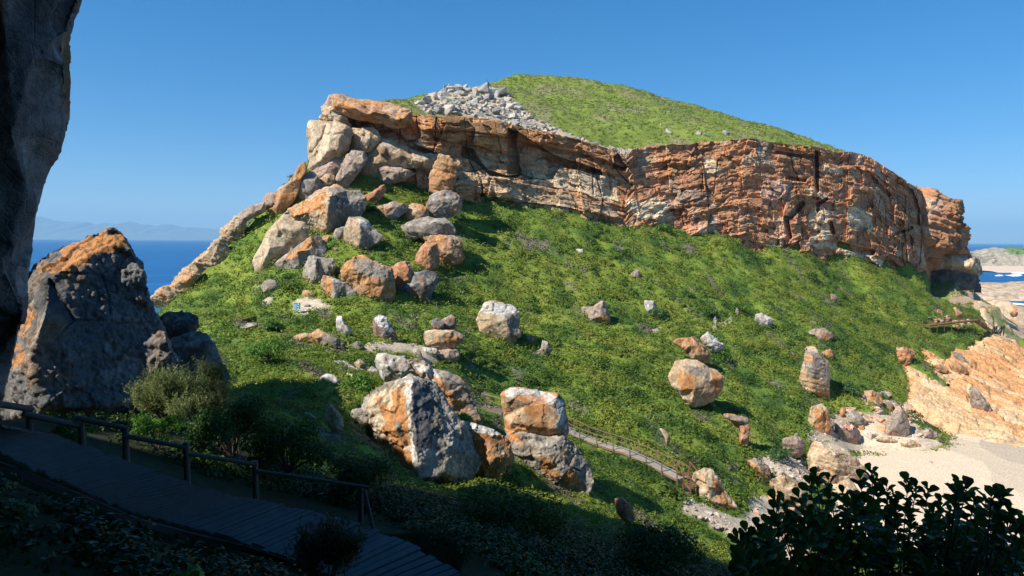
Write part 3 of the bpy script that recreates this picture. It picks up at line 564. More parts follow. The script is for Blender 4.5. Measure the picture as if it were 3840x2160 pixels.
rock('boulder', 'great split boulder, orange streaked left face and rough grey right face', 'D', [(890,540),(960,560),(1060,600),(1130,680),(1180,800),(1280,900),(1330,1000),(1380,1130),(1405,1190),(1330,1300),(1260,1380),(1000,1400),(800,1330),(750,1165),(640,1080),(580,1000),(545,880),(530,830),(550,700),(640,650),(700,610),(790,600)], 'grey', Y=42, thick=1.0, group=GB, amp=.55, style='cobble', vox=.07,
     ridges=[(893,600,.35),(900,780,.58),(918,960,.72),(935,1180,.85),(945,1330,.9),(1100,900,.42),(1200,1100,.40),(1150,1280,.6),(700,800,.28),(650,950,.25)],
     patches=[([(640,650),(890,560),(900,1230),(860,1230),(640,1090),(560,900),(540,700)], 'l'), ([(640,720),(700,700),(750,900),(830,880),(850,1000),(890,1230),(850,1230),(760,1150),(740,1000),(650,1050),(640,1000),(690,880)], 'o'), ([(740,650),(835,600),(845,760),(870,1000),(895,1230),(840,1220),(770,1090),(730,900),(745,780)], 'o'), ([(840,560),(900,560),(925,900),(925,1230),(890,1220),(880,1000),(850,800)], 'w'), ([(900,560),(1000,600),(1060,760),(1040,1100),(930,1150),(905,900)], 'd')])
rock('boulder', 'orange cobbly hump between the two great boulders', 'D', [(1280,900),(1400,928),(1540,978),(1625,1040),(1655,1150),(1630,1280),(1480,1320),(1360,1260),(1340,1050)], 'orange', Y=43, group=GB, style='cobble', patches=[([(1270,890),(1420,920),(1560,980),(1500,990),(1330,950)], 'w')])
rock('boulder', 'flat faced ochre block with white crusted rim, head of the second great rock', 'D', [(1600,660),(1650,633),(1760,640),(1880,668),(1990,678),(2040,740),(2052,850),(2067,960),(2035,1020),(1900,1020),(1750,1020),(1650,1000),(1610,940),(1600,850),(1580,760),(1573,690)], 'orange', Y=49, thick=.8, group=GB, amp=.45, ridges=[(1640,700,.42),(1640,900,.42),(1780,760,.46),(1800,920,.5),(1960,760,.48),(1980,940,.52),(2020,850,.45)], patches=[([(1600,640),(1690,630),(1900,660),(2050,740),(2060,980),(2000,950),(1990,760),(1930,780),(1900,700),(1700,690),(1620,720)], 'w'), ([(1590,720),(1720,720),(1760,900),(1650,960),(1600,830)], 't')])
rock('boulder', 'dark knobbly base rock carrying the flat faced ochre block', 'D', [(1620,970),(1750,965),(1900,1000),(2035,1005),(2085,1050),(2155,1130),(2235,1240),(2258,1330),(2230,1410),(2100,1440),(1950,1400),(1800,1320),(1690,1260),(1640,1150),(1615,1040)], 'grey', Y=48.5, thick=.95, group=GB, style='cobble', ridges=[(1700,1050,.3),(1780,1150,.45),(1900,1080,.4),(1950,1200,.5),(2050,1150,.35),(2080,1300,.4),(2180,1300,.1)], patches=[([(1620,960),(1700,970),(1720,1060),(1640,1040)], 'o'), ([(1850,1120),(1930,1160),(2040,1300),(1960,1330),(1860,1230)], 'o'), ([(2050,1080),(2130,1120),(2120,1220),(2040,1160)], 't'), ([(2080,1220),(2180,1380),(2050,1340)], 'o')])
rock('boulder', 'small rust stone at the lower shadow edge right of the great rocks', 'J', [(2068,870),(2130,868),(2192,930),(2212,1020),(2150,1045),(2088,980)], 'rust', Y=44, group=GB)
# slope boulders
GS = 'boulders on the green slope'
rock('boulder', 'brown block with sharp right peak above the shrubs', 'H', [(295,270),(400,270),(470,223),(510,240),(532,330),(542,412),(440,415),(315,402)], 'pink', group=GS, patches=[([(430,340),(540,330),(545,420),(450,410)], 'o')])
rock('boulder', 'small black and white crag above the upper path', 'H', [(862,213),(940,218),(972,280),(930,312),(890,322),(868,260)], 'white', group=GS)
rock('boulder', 'white topped square stone right of the walkers', 'H', [(1872,340),(1920,326),(2025,385),(1990,442),(1930,452),(1868,390)], 'white', group=GS)
rock('boulder', 'bright orange crag above the big orange faceted boulder', 'H', [(1120,592),(1190,558),(1250,558),(1320,543),(1360,580),(1420,640),(1472,700),(1440,772),(1380,752),(1300,742),(1250,680),(1205,632)], 'orange', group=GS, Y=106)
rock('boulder', 'grey ribbed crag right of the bright orange crag', 'H', [(1375,560),(1440,503),(1583,622),(1560,652),(1480,682)], 'white', group=GS, style='strata', Y=112)
rock('boulder', 'big faceted boulder, orange left face and grey top, mid slope', 'H', [(1150,768),(1250,752),(1330,758),(1430,820),(1500,838),(1575,910),(1562,990),(1480,1122),(1340,1162),(1270,1157),(1200,1070),(1118,980),(1086,900)], 'tan', Y=93, thick=.95, group=GS, amp=.6, ridges=[(1230,860,.4),(1200,1000,.45),(1320,1020,.55),(1400,940,.5),(1290,1130,.4),(1470,1050,.35)], patches=[([(1150,860),(1310,880),(1320,1040),(1200,1040)], 'o'), ([(1460,840),(1575,900),(1560,1000),(1480,1100),(1460,960)], 'o'), ([(1180,790),(1420,830),(1440,920),(1300,880)], 'g')])
rock('boulder', 'anvil shaped stone with overhanging grey cap low on the slope', 'K', [(316,240),(350,234),(480,258),(497,300),(495,400),(482,520),(440,510),(430,470),(440,380),(430,310),(370,280),(330,260)], 'rust', group=GS, patches=[([(310,230),(490,250),(500,320),(430,310),(340,270)], 'g')])
rock('boulder', 'small leaning splinter of pale rock low on the slope', 'J', [(2400,335),(2442,350),(2478,392),(2482,462),(2458,470),(2438,402)], 'tan', group=GS)
rock('boulder', 'tiny white stone high on the open slope under the cliff', 'Z', [(1450,626),(1466,627),(1469,641),(1454,640)], 'white', group=GS)
rock('boulder', 'tiny grey stone in the slope below the white one', 'Z', [(1586,690),(1604,677),(1613,702),(1600,703)], 'grey', group=GS)
rock('boulder', 'small grey topped crag right on the upper green slope', 'G', [(568,155),(610,158),(634,200),(600,245),(572,220)], 'greyor', group=GS)
rock('boulder', 'brown faceted boulder half sunk in the right slope', 'G', [(378,490),(450,468),(520,468),(585,522),(582,575),(530,598),(460,572),(388,512)], 'pink', group=GS, patches=[([(490,480),(560,520),(560,590),(510,580)], 'o')])
rock('boulder', 'tall totem like rock, grey above and cream banded below', 'G', [(350,638),(420,640),(452,690),(542,770),(552,880),(542,990),(552,1090),(500,1155),(450,1122),(400,1062),(296,1050),(288,950),(308,850),(328,760)], 'tan', Y=None, group=GS, style='strata', amp=.45, patches=[([(330,640),(460,680),(550,780),(540,920),(330,900),(330,740)], 'g'), ([(330,700),(380,690),(420,760),(350,760)], 'o'), ([(440,1020),(550,1000),(540,1120),(490,1150)], 'o')])
rock('boulder', 'small orange rock behind the totem like rock', 'G', [(480,690),(560,655),(608,710),(592,775),(505,765)], 'orange', group=GS)
rock('boulder', 'orange tower of rock at the top of the beach', 'K', [(975,185),(1050,163),(1092,210),(1118,330),(1123,445),(1060,458),(940,435),(932,330),(950,290)], 'tan', group=GS, Y=103, patches=[([(985,180),(1090,200),(1120,350),(1120,450),(1030,440),(990,330)], 'o')])
rock('boulder', 'smooth brown slab with two seated people on it', 'K', [(1158,280),(1210,263),(1255,300),(1345,360),(1352,400),(1312,448),(1200,443),(1160,400)], 'pink', group=GS, amp=.4, Y=106)
rock('boulder', 'grey split block behind the seated people', 'K', [(1233,230),(1290,198),(1330,228),(1385,282),(1332,352),(1270,312)], 'grey', group=GS, Y=109)
rock('boulder', 'small rust stone left of the grey split block', 'K', [(1188,190),(1232,178),(1228,240),(1190,272)], 'rust', group=GS)
rock('boulder', 'glowing orange boulder above the grey split block', 'K', [(1375,62),(1440,53),(1500,108),(1513,200),(1440,222),(1390,150)], 'orange', group=GS, Y=115)
rock('boulder', 'brown boulder left of the glowing orange boulder', 'K', [(1305,130),(1375,85),(1424,200),(1402,228),(1305,212)], 'pink', group=GS, Y=115)
rock('boulder', 'small orange topped stone right of the glowing orange boulder', 'K', [(1512,125),(1582,140),(1584,212),(1528,212)], 'mixed', group=GS)
rock('boulder', 'grey pyramid boulder with brown edges at the back of the beach', 'K', [(1640,165),(1672,188),(1714,340),(1733,422),(1640,428),(1528,392),(1538,310),(1590,220)], 'pink', group=GS, Y=107, amp=.5, patches=[([(1600,210),(1650,220),(1690,380),(1540,350)], 'g')])
rock('boulder', 'low brown stone in front of the grey pyramid boulder', 'K', [(1640,432),(1730,423),(1792,460),(1798,492),(1720,493),(1655,460)], 'tan', group=GS)
rock('boulder', 'flat tan shelf stone on the sand left of the low brown stone', 'K', [(1448,410),(1540,398),(1640,438),(1640,462),(1500,432)], 'tan', group=GS)
rock('boulder', 'flat layered brown rock at the foot of the pale slab', 'K', [(1745,380),(1870,338),(1942,390),(1925,440),(1800,440),(1740,420)], 'pink', group=GS, style='strata')
rock('boulder', 'huge rounded brown boulder on the edge of the sand', 'K', [(1000,435),(1060,448),(1140,448),(1222,498),(1312,570),(1375,640),(1350,720),(1250,760),(1100,760),(1000,710),(955,650),(958,560),(975,480)], 'tan', Y=90, group=GS, style='strata', amp=.6)
rock('boulder', 'ragged pink grey rock above the pebble bank', 'K', [(758,420),(830,400),(862,383),(912,430),(917,500),(882,542),(810,552),(768,500)], 'pink', group=GS)
rock('boulder', 'orange block with grey top sliding towards the pebble bank', 'K', [(463,590),(550,568),(652,640),(684,692),(622,752),(540,702),(488,650)], 'orange', group=GS, patches=[([(500,560),(560,560),(680,680),(620,660)], 'g')])
rock('boulder', 'tall cream and rust standing stone at the foot of the stairs', 'K', [(98,690),(170,643),(232,660),(272,710),(302,790),(362,860),(413,930),(428,980),(402,1015),(300,1000),(200,1000),(95,930),(112,800),(83,720)], 'tan', Y=63, group=GS, amp=.8, ridges=[(190,740,.4),(200,880,.45),(300,900,.4),(250,760,.3)], patches=[([(230,680),(300,800),(425,980),(330,960),(240,820)], 'o')])
rock('boulder', 'pale rock with a tuft of green on it above the leafy shrub', 'K', [(668,740),(780,688),(862,740),(962,850),(990,960),(900,960),(830,870),(740,870)], 'tan', Y=77, group=GS)
rock('boulder', 'orange rock seen between the leaves of the near shrub', 'K', [(1180,740),(1260,720),(1320,800),(1290,860),(1200,840)], 'tan', Y=86, group=GS)
rock('boulder', 'layered brown crag where the slope meets the pale slab', 'G', [(1172,645),(1250,638),(1312,660),(1335,710),(1302,752),(1270,805),(1200,772),(1176,700)], 'rust', group=GS, style='strata')
rock('boulder', 'long grey slab lying on the pale rock', 'G', [(1675,685),(1730,688),(1832,790),(1842,822),(1780,812),(1688,722)], 'grey', group=GS)
rock('boulder', 'orange knobs of rock above the grey long slab', 'G', [(1635,770),(1700,758),(1785,820),(1812,880),(1750,895),(1680,862)], 'orange', group=GS)
rock('boulder', 'row of small orange stones on the slab edge', 'G', [(1500,805),(1560,790),(1640,850),(1690,880),(1640,885),(1560,850)], 'orange', group=GS)
rock('boulder', 'hooked orange rock above the wooden bridge', 'N', [(395,640),(480,598),(562,650),(595,760),(582,835),(520,835),(500,722),(430,712)], 'orange', group=GS, Y=172)
rock('boulder', 'leaning orange rock above the middle of the wooden bridge', 'N', [(815,570),(880,555),(1000,680),(1015,750),(960,795),(880,742)], 'orange', group=GS, Y=176)
rock('boulder', 'orange block directly behind the wooden bridge', 'N', [(595,780),(740,785),(745,905),(620,925)], 'orange', group=GS, Y=170)
rock('boulder', 'low orange stone left of that orange block behind the bridge', 'N', [(450,790),(520,825),(525,930),(448,940)], 'orange', group=GS, Y=170)
rock('boulder', 'broad orange outcrop on the flat beyond the bridge', 'N', [(1440,660),(1500,570),(1620,508),(1765,560),(1745,762),(1680,808),(1560,705)], 'orange', group=GS, Y=225)
rock('boulder', 'orange overhung outcrop near the sea inlet', 'N', [(2075,680),(2200,628),(2295,690),(2242,765),(2150,775)], 'orange', group=GS, Y=260)
rock('boulder', 'brown slab of rock perched low on the pale rock platform', 'G', [(1830,1010),(1880,1000),(2000,1150),(2040,1230),(2020,1270),(1930,1230),(1850,1200)], 'pink', group=GS)
# foreground rocks
rock('conglomerate_rock', 'tall pyramid of knobbly grey conglomerate with orange lichen crest', 'A', [(250,355),(290,310),(400,262),(500,228),(640,165),(720,130),(760,116),(800,140),(840,190),(882,250),(905,300),(950,340),(978,430),(1003,560),(1046,650),(1088,760),(1122,850),(1158,930),(1212,1000),(1230,1100),(1060,1300),(750,1450),(500,1500),(250,1450),(20,1400),(-40,1200),(40,1000),(110,800),(160,600),(190,450)], 'cong', Y=22, thick=1.0, style='cobble', cat='rock', vox=.035, mat=M_ROCKN, amp=.36,
     ridges=[(330,440,.55),(520,330,.35),(740,220,.12),(700,500,.22),(880,600,.08),(300,700,.8),(450,760,.6),(700,800,.36),(950,900,.12),(200,1000,.95),(420,1050,.75),(650,1100,.5),(950,1150,.25),(300,1300,1.0),(600,1320,.72),(850,1280,.45)],
     patches=[([(250,350),(640,160),(780,110),(840,200),(800,270),(640,330),(560,380),(420,420),(300,430)], 'o'), ([(140,640),(230,600),(260,720),(150,850)], 'o'), ([(80,1000),(130,880),(170,1000),(90,1100)], 'o')])
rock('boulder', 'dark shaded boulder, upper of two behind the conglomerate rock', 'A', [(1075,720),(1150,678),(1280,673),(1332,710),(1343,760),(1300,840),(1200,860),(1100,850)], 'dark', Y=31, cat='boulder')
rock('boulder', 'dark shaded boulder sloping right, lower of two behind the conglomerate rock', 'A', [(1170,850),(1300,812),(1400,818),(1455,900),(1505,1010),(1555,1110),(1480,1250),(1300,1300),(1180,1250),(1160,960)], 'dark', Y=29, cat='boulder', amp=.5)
rock('rock_pillar', 'towering shaded rock pillar filling the left edge of the view', 'S', [(340,0),(300,100),(280,170),(270,260),(262,400),(255,500),(235,570),(190,640),(165,690),(160,740),(145,800),(135,900),(128,980),(115,1060),(100,1180),(70,1290),(40,1400),(15,1500),(-10,1560),(-60,1720),(-500,1760),(-850,1500),(-900,400),(-900,-900),(-400,-1300),(300,-900),(400,-300)], 'dark', Y=10.5, thick=.55, style='pillar', cat='rock pillar', vox=.05, mat=M_ROCKN,
     ridges=[(150,200,.25),(50,500,.4),(100,700,.22),(20,1000,.3),(-300,600,.5),(-300,1200,.4),(0,0,.35),(-600,-100,.5)])
# far right nose of the cliff
rock('cliff_nose', None, 'F', [(1600,470),(1660,462),(1750,488),(1860,508),(1950,558),(2012,588),(2052,640),(2022,700),(2062,800),(2114,872),(2080,905),(2050,960),(2084,1015),(2000,1060),(1900,1120),(1840,1190),(1740,1180),(1650,1100),(1600,900),(1580,700)], 'rust', Y=206, thick=1.0, style='strata', kind='structure', amp=1.3, patches=[([(1720,900),(1830,880),(1830,970),(1730,970)], 'o')], vox=.33)
rock('rock_ledge', 'mossy slab of rock overhanging the dark cave at the cliff end', 'F', [(1850,1120),(1900,1050),(2020,1008),(2100,1028),(2200,1078),(2243,1122),(2233,1180),(2180,1197),(2050,1162),(1950,1142),(1870,1150)], 'tan', Y=208, thick=1.5, cat='rock ledge', dY=0)
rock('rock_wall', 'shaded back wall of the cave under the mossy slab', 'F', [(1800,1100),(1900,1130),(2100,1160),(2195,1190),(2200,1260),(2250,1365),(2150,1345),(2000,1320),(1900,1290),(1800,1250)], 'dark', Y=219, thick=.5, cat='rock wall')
# ---------------------------------------------------------------- the long cliff
def cliff():
    TU = [(1290,430),(1400,425),(1560,428),(1640,437),(1760,436),(1850,452),(1960,478),(2050,496),(2150,518),(2240,545),(2320,572),(2345,585),(2370,562),(2450,544),(2560,540),(2680,530),(2755,522),(2820,518),(2900,533),(2990,545),(3070,550),(3140,568),(3220,572),(3290,605),(3350,645),(3430,700),(3490,740)]
    BU = [(1290,700),(1400,720),(1560,700),(1700,720),(1850,760),(2100,800),(2320,840),(2500,870),(2750,905),(3000,955),(3200,1000),(3330,1050),(3440,1090),(3490,1100)]
    YT = [(1290,131),(1560,136),(1760,140),(1900,143),(2100,147),(2250,151),(2340,154),(2450,158),(2700,163),(2820,166),(2980,171),(3130,177),(3250,185),(3380,194),(3490,204)]
    YB = [(1290,129),(1500,131),(1700,136.5),(1900,139.5),(2100,142.5),(2320,146.5),(2500,150.5),(2750,156.5),(3000,165),(3200,175),(3330,184),(3490,198)]
    nu, nv, nt = 1700, 300, 14
    u = np.linspace(1290, 3490, nu); ip = lambda T: np.interp(u, [a[0] for a in T], [a[1] for a in T])
    vt, vb, yt, yb = ip(TU), ip(BU)+25, ip(YT), ip(YB)
    vt = vt+5*fbm(np.stack([u/28, 0*u, 0*u], 1), 4, 4)
    t = np.linspace(0, 1, nv)[:, None]
    U = np.broadcast_to(u, (nv, nu)); V = vb+(vt-vb)*t; Y = yb+(yt-yb)*t-1.5
    p = at(U, V, Y); x, z = p[..., 0], p[..., 2]; hb = (V-vt)*Y/F       # metres below the rim
    s_ = np.cumsum(np.r_[0, np.hypot(np.diff(p[0, :, 0]), np.diff(p[0, :, 1]))]); S_ = np.broadcast_to(s_, (nv, nu))
    fl = lambda *a: np.stack([np.broadcast_to(q, (nv, nu)).ravel() for q in a], 1); rs = lambda q: q.reshape(nv, nu)
    warp = rs(fbm(fl(S_/11, hb/6, 0), 4, 1)); hw = hb+1.5*warp+.12*S_*sm(U, 2250, 2500)*0
    right = sm(U, 2250, 2500)
    def beds(th, Lb, sd, jx, jh):
        hh = hw+jh*rs(fbm(fl(S_/(Lb*.8), hw/(th*.8), sd), 3, sd)); b = np.floor(hh/th+.35*rs(vn(fl(S_/25, 0*hw, sd), sd))); ss = S_+jx*rs(fbm(fl(S_/Lb, hw/(th*.7), sd), 4, sd+3))
        q = ss/Lb+h01(b.astype(np.int64), b.astype(np.int64)*0, b.astype(np.int64)*0, sd+5)*9; j = np.floor(q)
        return h01(b.astype(np.int64), j.astype(np.int64), b.astype(np.int64)*0, sd+7)-.5, np.minimum(np.abs((q % 1)-.5)*-2+1, 1)
    B1, j1 = beds(4.6, 7.5, 71, 3., 1.2); B2, j2 = beds(1.7, 3.6, 81, 1.6, .6); B3, j3 = beds(.62, 1.9, 91, .9, .25)
    # big vertical buttresses and blocks
    f1, f2, idr, off = cell(fl(S_/7, hw/16, 0), 2); big = rs(idr[:, 0]-.5); bcr = rs(f2-f1)
    v2, c2 = facets(fl(S_/5.5, hw/2.6, 0), 5); v2, c2 = rs(v2), rs(c2)
    v3, c3 = facets(fl(S_/2.4, hw/.8, 0), 8); v3, c3 = rs(v3), rs(c3)
    lay = rs(vn(fl(S_/12, hw/1.3, 0), 3))+.6*rs(vn(fl(S_/6, hw/.55, 0), 4))+.35*rs(vn(fl(S_/3, hw/.28, 0), 6))
    d = 1.6*big+.45*v2+.12*v3+1.9*B1+1.1*B2+.55*B3+(.16+.12*right)*lay+1.1*rs(fbm(fl(S_/10, hw/7, 0), 3, 9))
    d = d-1.0*(1-sm(rs(np.abs(vn(fl((S_+1.6*warp)/3.2, hw/14, 5), 12))), .0, .05))*(rs(vn(fl(S_/9, hw/8, 1), 14)) > .1)
    def br(crop, pl, r, amt, soft=.6):
        q = C(crop, pl); dd = segd(U, V, q); return amt*(1-sm(dd, r*soft, r))
    def bp(crop, poly, amt):
        q = C(crop, poly); jn = rs(fbm(fl(S_/2, hw/2, 9), 3, 19))*10; m = inpoly(U+jn, V+jn*.6, q).astype(float); return amt*m
    d = d+2.2*(1-sm(hb, 2.6, 3.2))*sm(U, 1560, 1640)*(1-sm(U, 2330, 2420))   # capping beds jut out
    d = d+bp('E', [(480,180),(560,210),(900,430),(1330,570),(1340,620),(1200,590),(960,540),(900,660),(600,650),(600,600),(480,600)], -4.2)
    d = d+bp('E', [(490,190),(560,230),(600,560),(590,600),(490,600)], -3.0)
    d = d+bp('E', [(80,350),(180,380),(300,560),(480,620),(600,600),(560,640),(330,620),(200,500),(60,440)], -3.4)
    d = d+bp('E', [(1430,440),(1480,410),(1560,540),(1520,570),(1420,560)], -3.6)
    d = d+bp('E', [(350,620),(1000,760),(1250,850),(1400,860),(1500,1000),(1200,940),(900,880),(500,840),(300,800)], 1.3)
    d = d+bp('B', [(1690,300),(1820,330),(1830,560),(1760,640),(1680,640),(1550,560),(1560,470),(1680,430)], -4.5)
    d = d+bp('B', [(1900,330),(2400,380),(2500,560),(2250,560),(2150,640),(1950,560)], 1.2)
    d = d+bp('B', [(1360,520),(1500,480),(1700,620),(1990,740),(1960,800),(1700,720),(1400,600)], -4.0)
    d = d+br('F', [(815,160),(820,300),(825,490)], 9, -3.0)
    d = d+br('F', [(600,700),(690,600)], 14, -2.5)+br('F', [(560,720),(590,880)], 12, -2.6)
    d = d+br('F', [(1010,940),(1200,1000),(1290,1010)], 14, -2.8)+br('F', [(1430,1120),(1500,1180),(1690,1190)], 26, -3.5)
    d = d+br('F', [(480,160),(640,190),(800,200)], 8, -2.0)+br('F', [(570,380),(720,400)], 8, -2.2)+br('F', [(1250,330),(1380,480),(1430,520)], 9, -2.0)
    d = d+bp('F', [(1480,380),(1640,480),(1700,640),(1690,780),(1620,760),(1540,640),(1530,520),(1440,420)], -3.5)
    d = d+br('F', [(1470,860),(1620,800)], 8, -2.0)+br('F', [(940,760),(960,840)], 8, -2)
    d = d+br('F', [(900,560),(830,600),(830,650)], 8, -2.2)
    d = np.clip(d, -6.0, 4)*sm(t, 0, .02)
    Yd = Y-d+13*sm(U, 3405, 3492)**2; P = at(U, V, Yd)
    # colours
    n1 = rs(fbm(fl(S_/9, hw/5, 1), 4, 21)); n2 = rs(fbm(fl(S_/5, hw/3.0, 2), 5, 22)); n3 = rs(fbm(fl(S_/2.5, hw/1.6, 4), 5, 23)); nst = rs(fbm(fl((S_+.8*warp)/.9, hw/6, 4), 4, 24))
    tcol = mix(np.array([.46, .30, .16]), np.array([.57, .43, .27]), sm(n2, -.1, .3)); tcol = mix(tcol, O_*1.05, sm(n1, -.1, .25)*.8)
    tcol = mix(tcol, O_*1.05, ((1-sm(hb+3*n3, 3., 4.5))*.9))
    rcol = mix(np.array([.46, .225, .11]), O_*.95, sm(n1+.5*n2, -.1, .25)*.8); rcol = mix(rcol, TL, sm(n2-.25*n1, .2, .42)*.7); rcol = mix(rcol, np.array([.36, .165, .10]), sm(n3, .05, .3)*.5)
    col = mix(tcol, rcol, sm(U+120*n1, 2180, 2420))
    def cp(crop, poly, c, a=.8):
        nonlocal col
        q = C(crop, poly); jn = rs(fbm(fl(S_/3, hw/3, 9), 4, 29))*40
        m = inpoly(U+jn, V+jn*.7, q); col = mix(col, c*(1+.35*n2)[..., None], m*a)
    CR = np.array([.62, .50, .33])
    cp('E', [(640,560),(1150,560),(1430,640),(1480,760),(1500,860),(1100,760),(640,680)], CR)
    cp('E', [(600,380),(860,400),(850,640),(600,600)], np.array([.44, .29, .16]))
    cp('E', [(0,520),(480,620),(960,760),(1350,850),(1500,1000),(900,870),(0,720)], np.array([.47, .32, .19]))
    cp('E', [(1560,850),(1900,860),(2000,1000),(1650,1010)], CR); cp('E', [(2190,420),(2300,430),(2400,600),(2200,600)], CR)
    cp('E', [(2000,740),(2340,780),(2340,880),(2000,860)], G_*1.1, .6)
    cp('F', [(780,640),(900,600),(910,940),(790,960)], CR*1.0); cp('F', [(1100,640),(1250,640),(1270,800),(1100,800)], CR); cp('F', [(860,260),(1000,280),(1000,320),(860,300)], CR)
    cp('F', [(1000,950),(1300,1040),(1450,1110),(1300,1110),(1000,1000),(700,950),(700,920)], CR*1.1, .7)
    cp('F', [(340,380),(600,400),(600,560),(400,600),(330,500)], P_*1.2, .5)
    col = mix(col, W_, sm(nst, .3, .5)[:, :]*.45*sm(rs(vn(fl(S_/8, hw/8, 1), 44)), 0, .4))
    col = mix(col, GD*1.2, sm(-nst, .32, .55)*.5)
    col = col*(1+.22*B2+.18*B3+.15*B1)[..., None]*(1+.35*n3)[..., None]*(1+.22*rs(fbm(fl(S_/1.5, hw/.6, 4), 4, 53)))[..., None]
    # rim rows running back over the top
    rows = [P]; cols = [col]
    for k in range(1, nt):
        q = P[-1:].copy(); r_ = k/(nt-1)
        q[..., 1] = Yd[-1:]+d[-1:]*r_*.6+r_*13; q[..., 0] = P[-1:, :, 0]*q[..., 1]/P[-1:, :, 1]
        q[..., 2] = P[-1:, :, 2]+.25*np.sin(r_*2.5)+.25*fbm(np.stack([q[0, :, 0]/2, q[0, :, 1]/2, 0*u], 1), 3, 5)[None]
        rows.append(q); cols.append(col[-1:]*.4+.6*mix(TL, G_, .4))
    P = np.concatenate(rows); col = np.concatenate(cols)
    o = mesh_np('cliff', P.reshape(-1, 3), grid_faces(nu, P.shape[0]), col.reshape(-1, 3), M_CLIFF)
    tag(o, 'long rust and cream sandstone cliff band with dark recesses', None, kind='structure'); return o
cliff()
OBS = build_rocks()
byname = {}
for o in OBS:
    if o.name.startswith('cliff_cap'): tag(o, 'orange capping ledge jutting from the left end of the cliff')
    if o.name.startswith('cliff_nose'): tag(o, 'rust red buttress forming the right hand nose of the cliff')
# ---------------------------------------------------------------- rock sheets (pale slab, flat rocks, flank)
def sheet(name, label, poly, sp, x0, x1, y0, y1, colf, amp=1., strike=(.8, -.6), lift=.25, fine=.5):
    nx = int((x1-x0)/sp); ny = int((y1-y0)/sp); X, Yy = np.meshgrid(np.linspace(x0, x1, nx), np.linspace(y0, y1, ny))
    Z = H(X, Yy)+lift; fl = lambda *a: np.stack([q.ravel() for q in a], 1)
    a = X*strike[0]+Yy*strike[1]; b = -X*strike[1]+Yy*strike[0]
    v, c = facets(fl(a/8, b/4.5, a*0), 3); v2, c2 = facets(fl(a/2.4, b/1.5, a*0), 6)
    n = fbm(fl(a/6, b/3.5, a*0), 4, 3).reshape(X.shape)
    if name == 'rock_slab':
        wv = .8*fbm(fl(a/5, b/3, a*0), 3, 51)
        for th, ln, am, sd in ((1.9, 3.6, 1.0, 5), (.75, 1.5, .42, 6)):
            bb = np.floor((b.ravel()+wv)/th+.4*n.ravel()).astype(np.int64); jj = np.floor((a.ravel()+wv)/ln+h01(bb, bb*0, bb*0, sd)*7).astype(np.int64); Z = Z+(am*(h01(bb, jj, bb*0, sd+1)-.5)).reshape(X.shape)
    Z = Z+amp*(.55*v.reshape(X.shape)+.22*v2.reshape(X.shape)+.5*n)-amp*.35*(1-sm(c, 0, .1)).reshape(X.shape)-amp*fine*.3*(1-sm(c2, 0, .12)).reshape(X.shape)
    u, vv = proj(np.stack([X.ravel(), Yy.ravel(), H(X, Yy).ravel()], 1)); Z = Z-(1.1*(1-sm(segd(u, vv, [q[:2] for q in poly]+[poly[0][:2]]), 8, 34))).reshape(X.shape); V = np.stack([X, Yy, Z], -1).reshape(-1, 3)
    j = 14*fbm(V/3, 3, 6); m = inpoly(u+j, vv+j, poly); f = grid_faces(nx, ny); f = f[m[f].all(1)]
    used = np.unique(f); mp = -np.ones(len(V), int); mp[used] = np.arange(len(used))
    col = colf(V, a.ravel(), b.ravel(), c, c2, u, vv)
    o = mesh_np(name, V[used], mp[f], col[used], M_ROCK); tag(o, label, None, kind='structure'); return o
def slabcol(V, a, b, c, c2, u, v):
    col = mix(np.array([.50, .33, .18]), np.array([.54, .39, .24]), sm(fbm(V/4, 4, 2), -.1, .3))
    o = sm(fbm(np.stack([a/3.4, b/2.6, a*0], 1), 5, 7)+.42*(1-sm(v-(1240+(u-3390)*.55), 0, 220)), .1, .36); col = mix(col, O_*1.15, o*.8)
    return col*((1-.3*(1-sm(c, 0, .03))-.3*(1-sm(c2, 0, .05)))*(1+.25*fbm(np.stack([a/3, b/1.2, a*0], 1), 4, 17)))[:, None]
sheet('rock_slab', 'pale tilted slab of cracked rock running down to the beach', SLAB, .17, 56, 136, 98, 186, slabcol, .75, lift=.55)
def rrcol(V, a, b, c, c2, u, v):
    col = mix(np.array([.50, .37, .25]), np.array([.10, .14, .04]), sm(fbm(V/7, 4, 2), .0, .2)*.8)
    return mix(col, O_*1.1, sm(fbm(V/6+5, 3, 8), .18, .35))*(1-.4*(1-sm(c, 0, .08)))[:, None]
sheet('rock_flat', 'low broken rock flat beyond the bridge', RIGHTROCK, .4, 110, 230, 175, 330, rrcol, 1.1, (.9, .4))
def flcol(V, a, b, c, c2, u, v):
    col = mix(np.array([.48, .33, .20]), np.array([.46, .22, .09]), sm(fbm(V/4, 4, 2), .0, .3))
    return mix(col, np.array([.09, .13, .03]), sm(fbm(V/3+5, 3, 8), .15, .3))*(1-.45*(1-sm(c, 0, .08)))[:, None]
sheet('rock_rib', 'rust and tan rock rib on the seaward edge of the hill', FLANK, .2, -66, -28, 95, 135, flcol, 1.6, (.5, .86), .3)
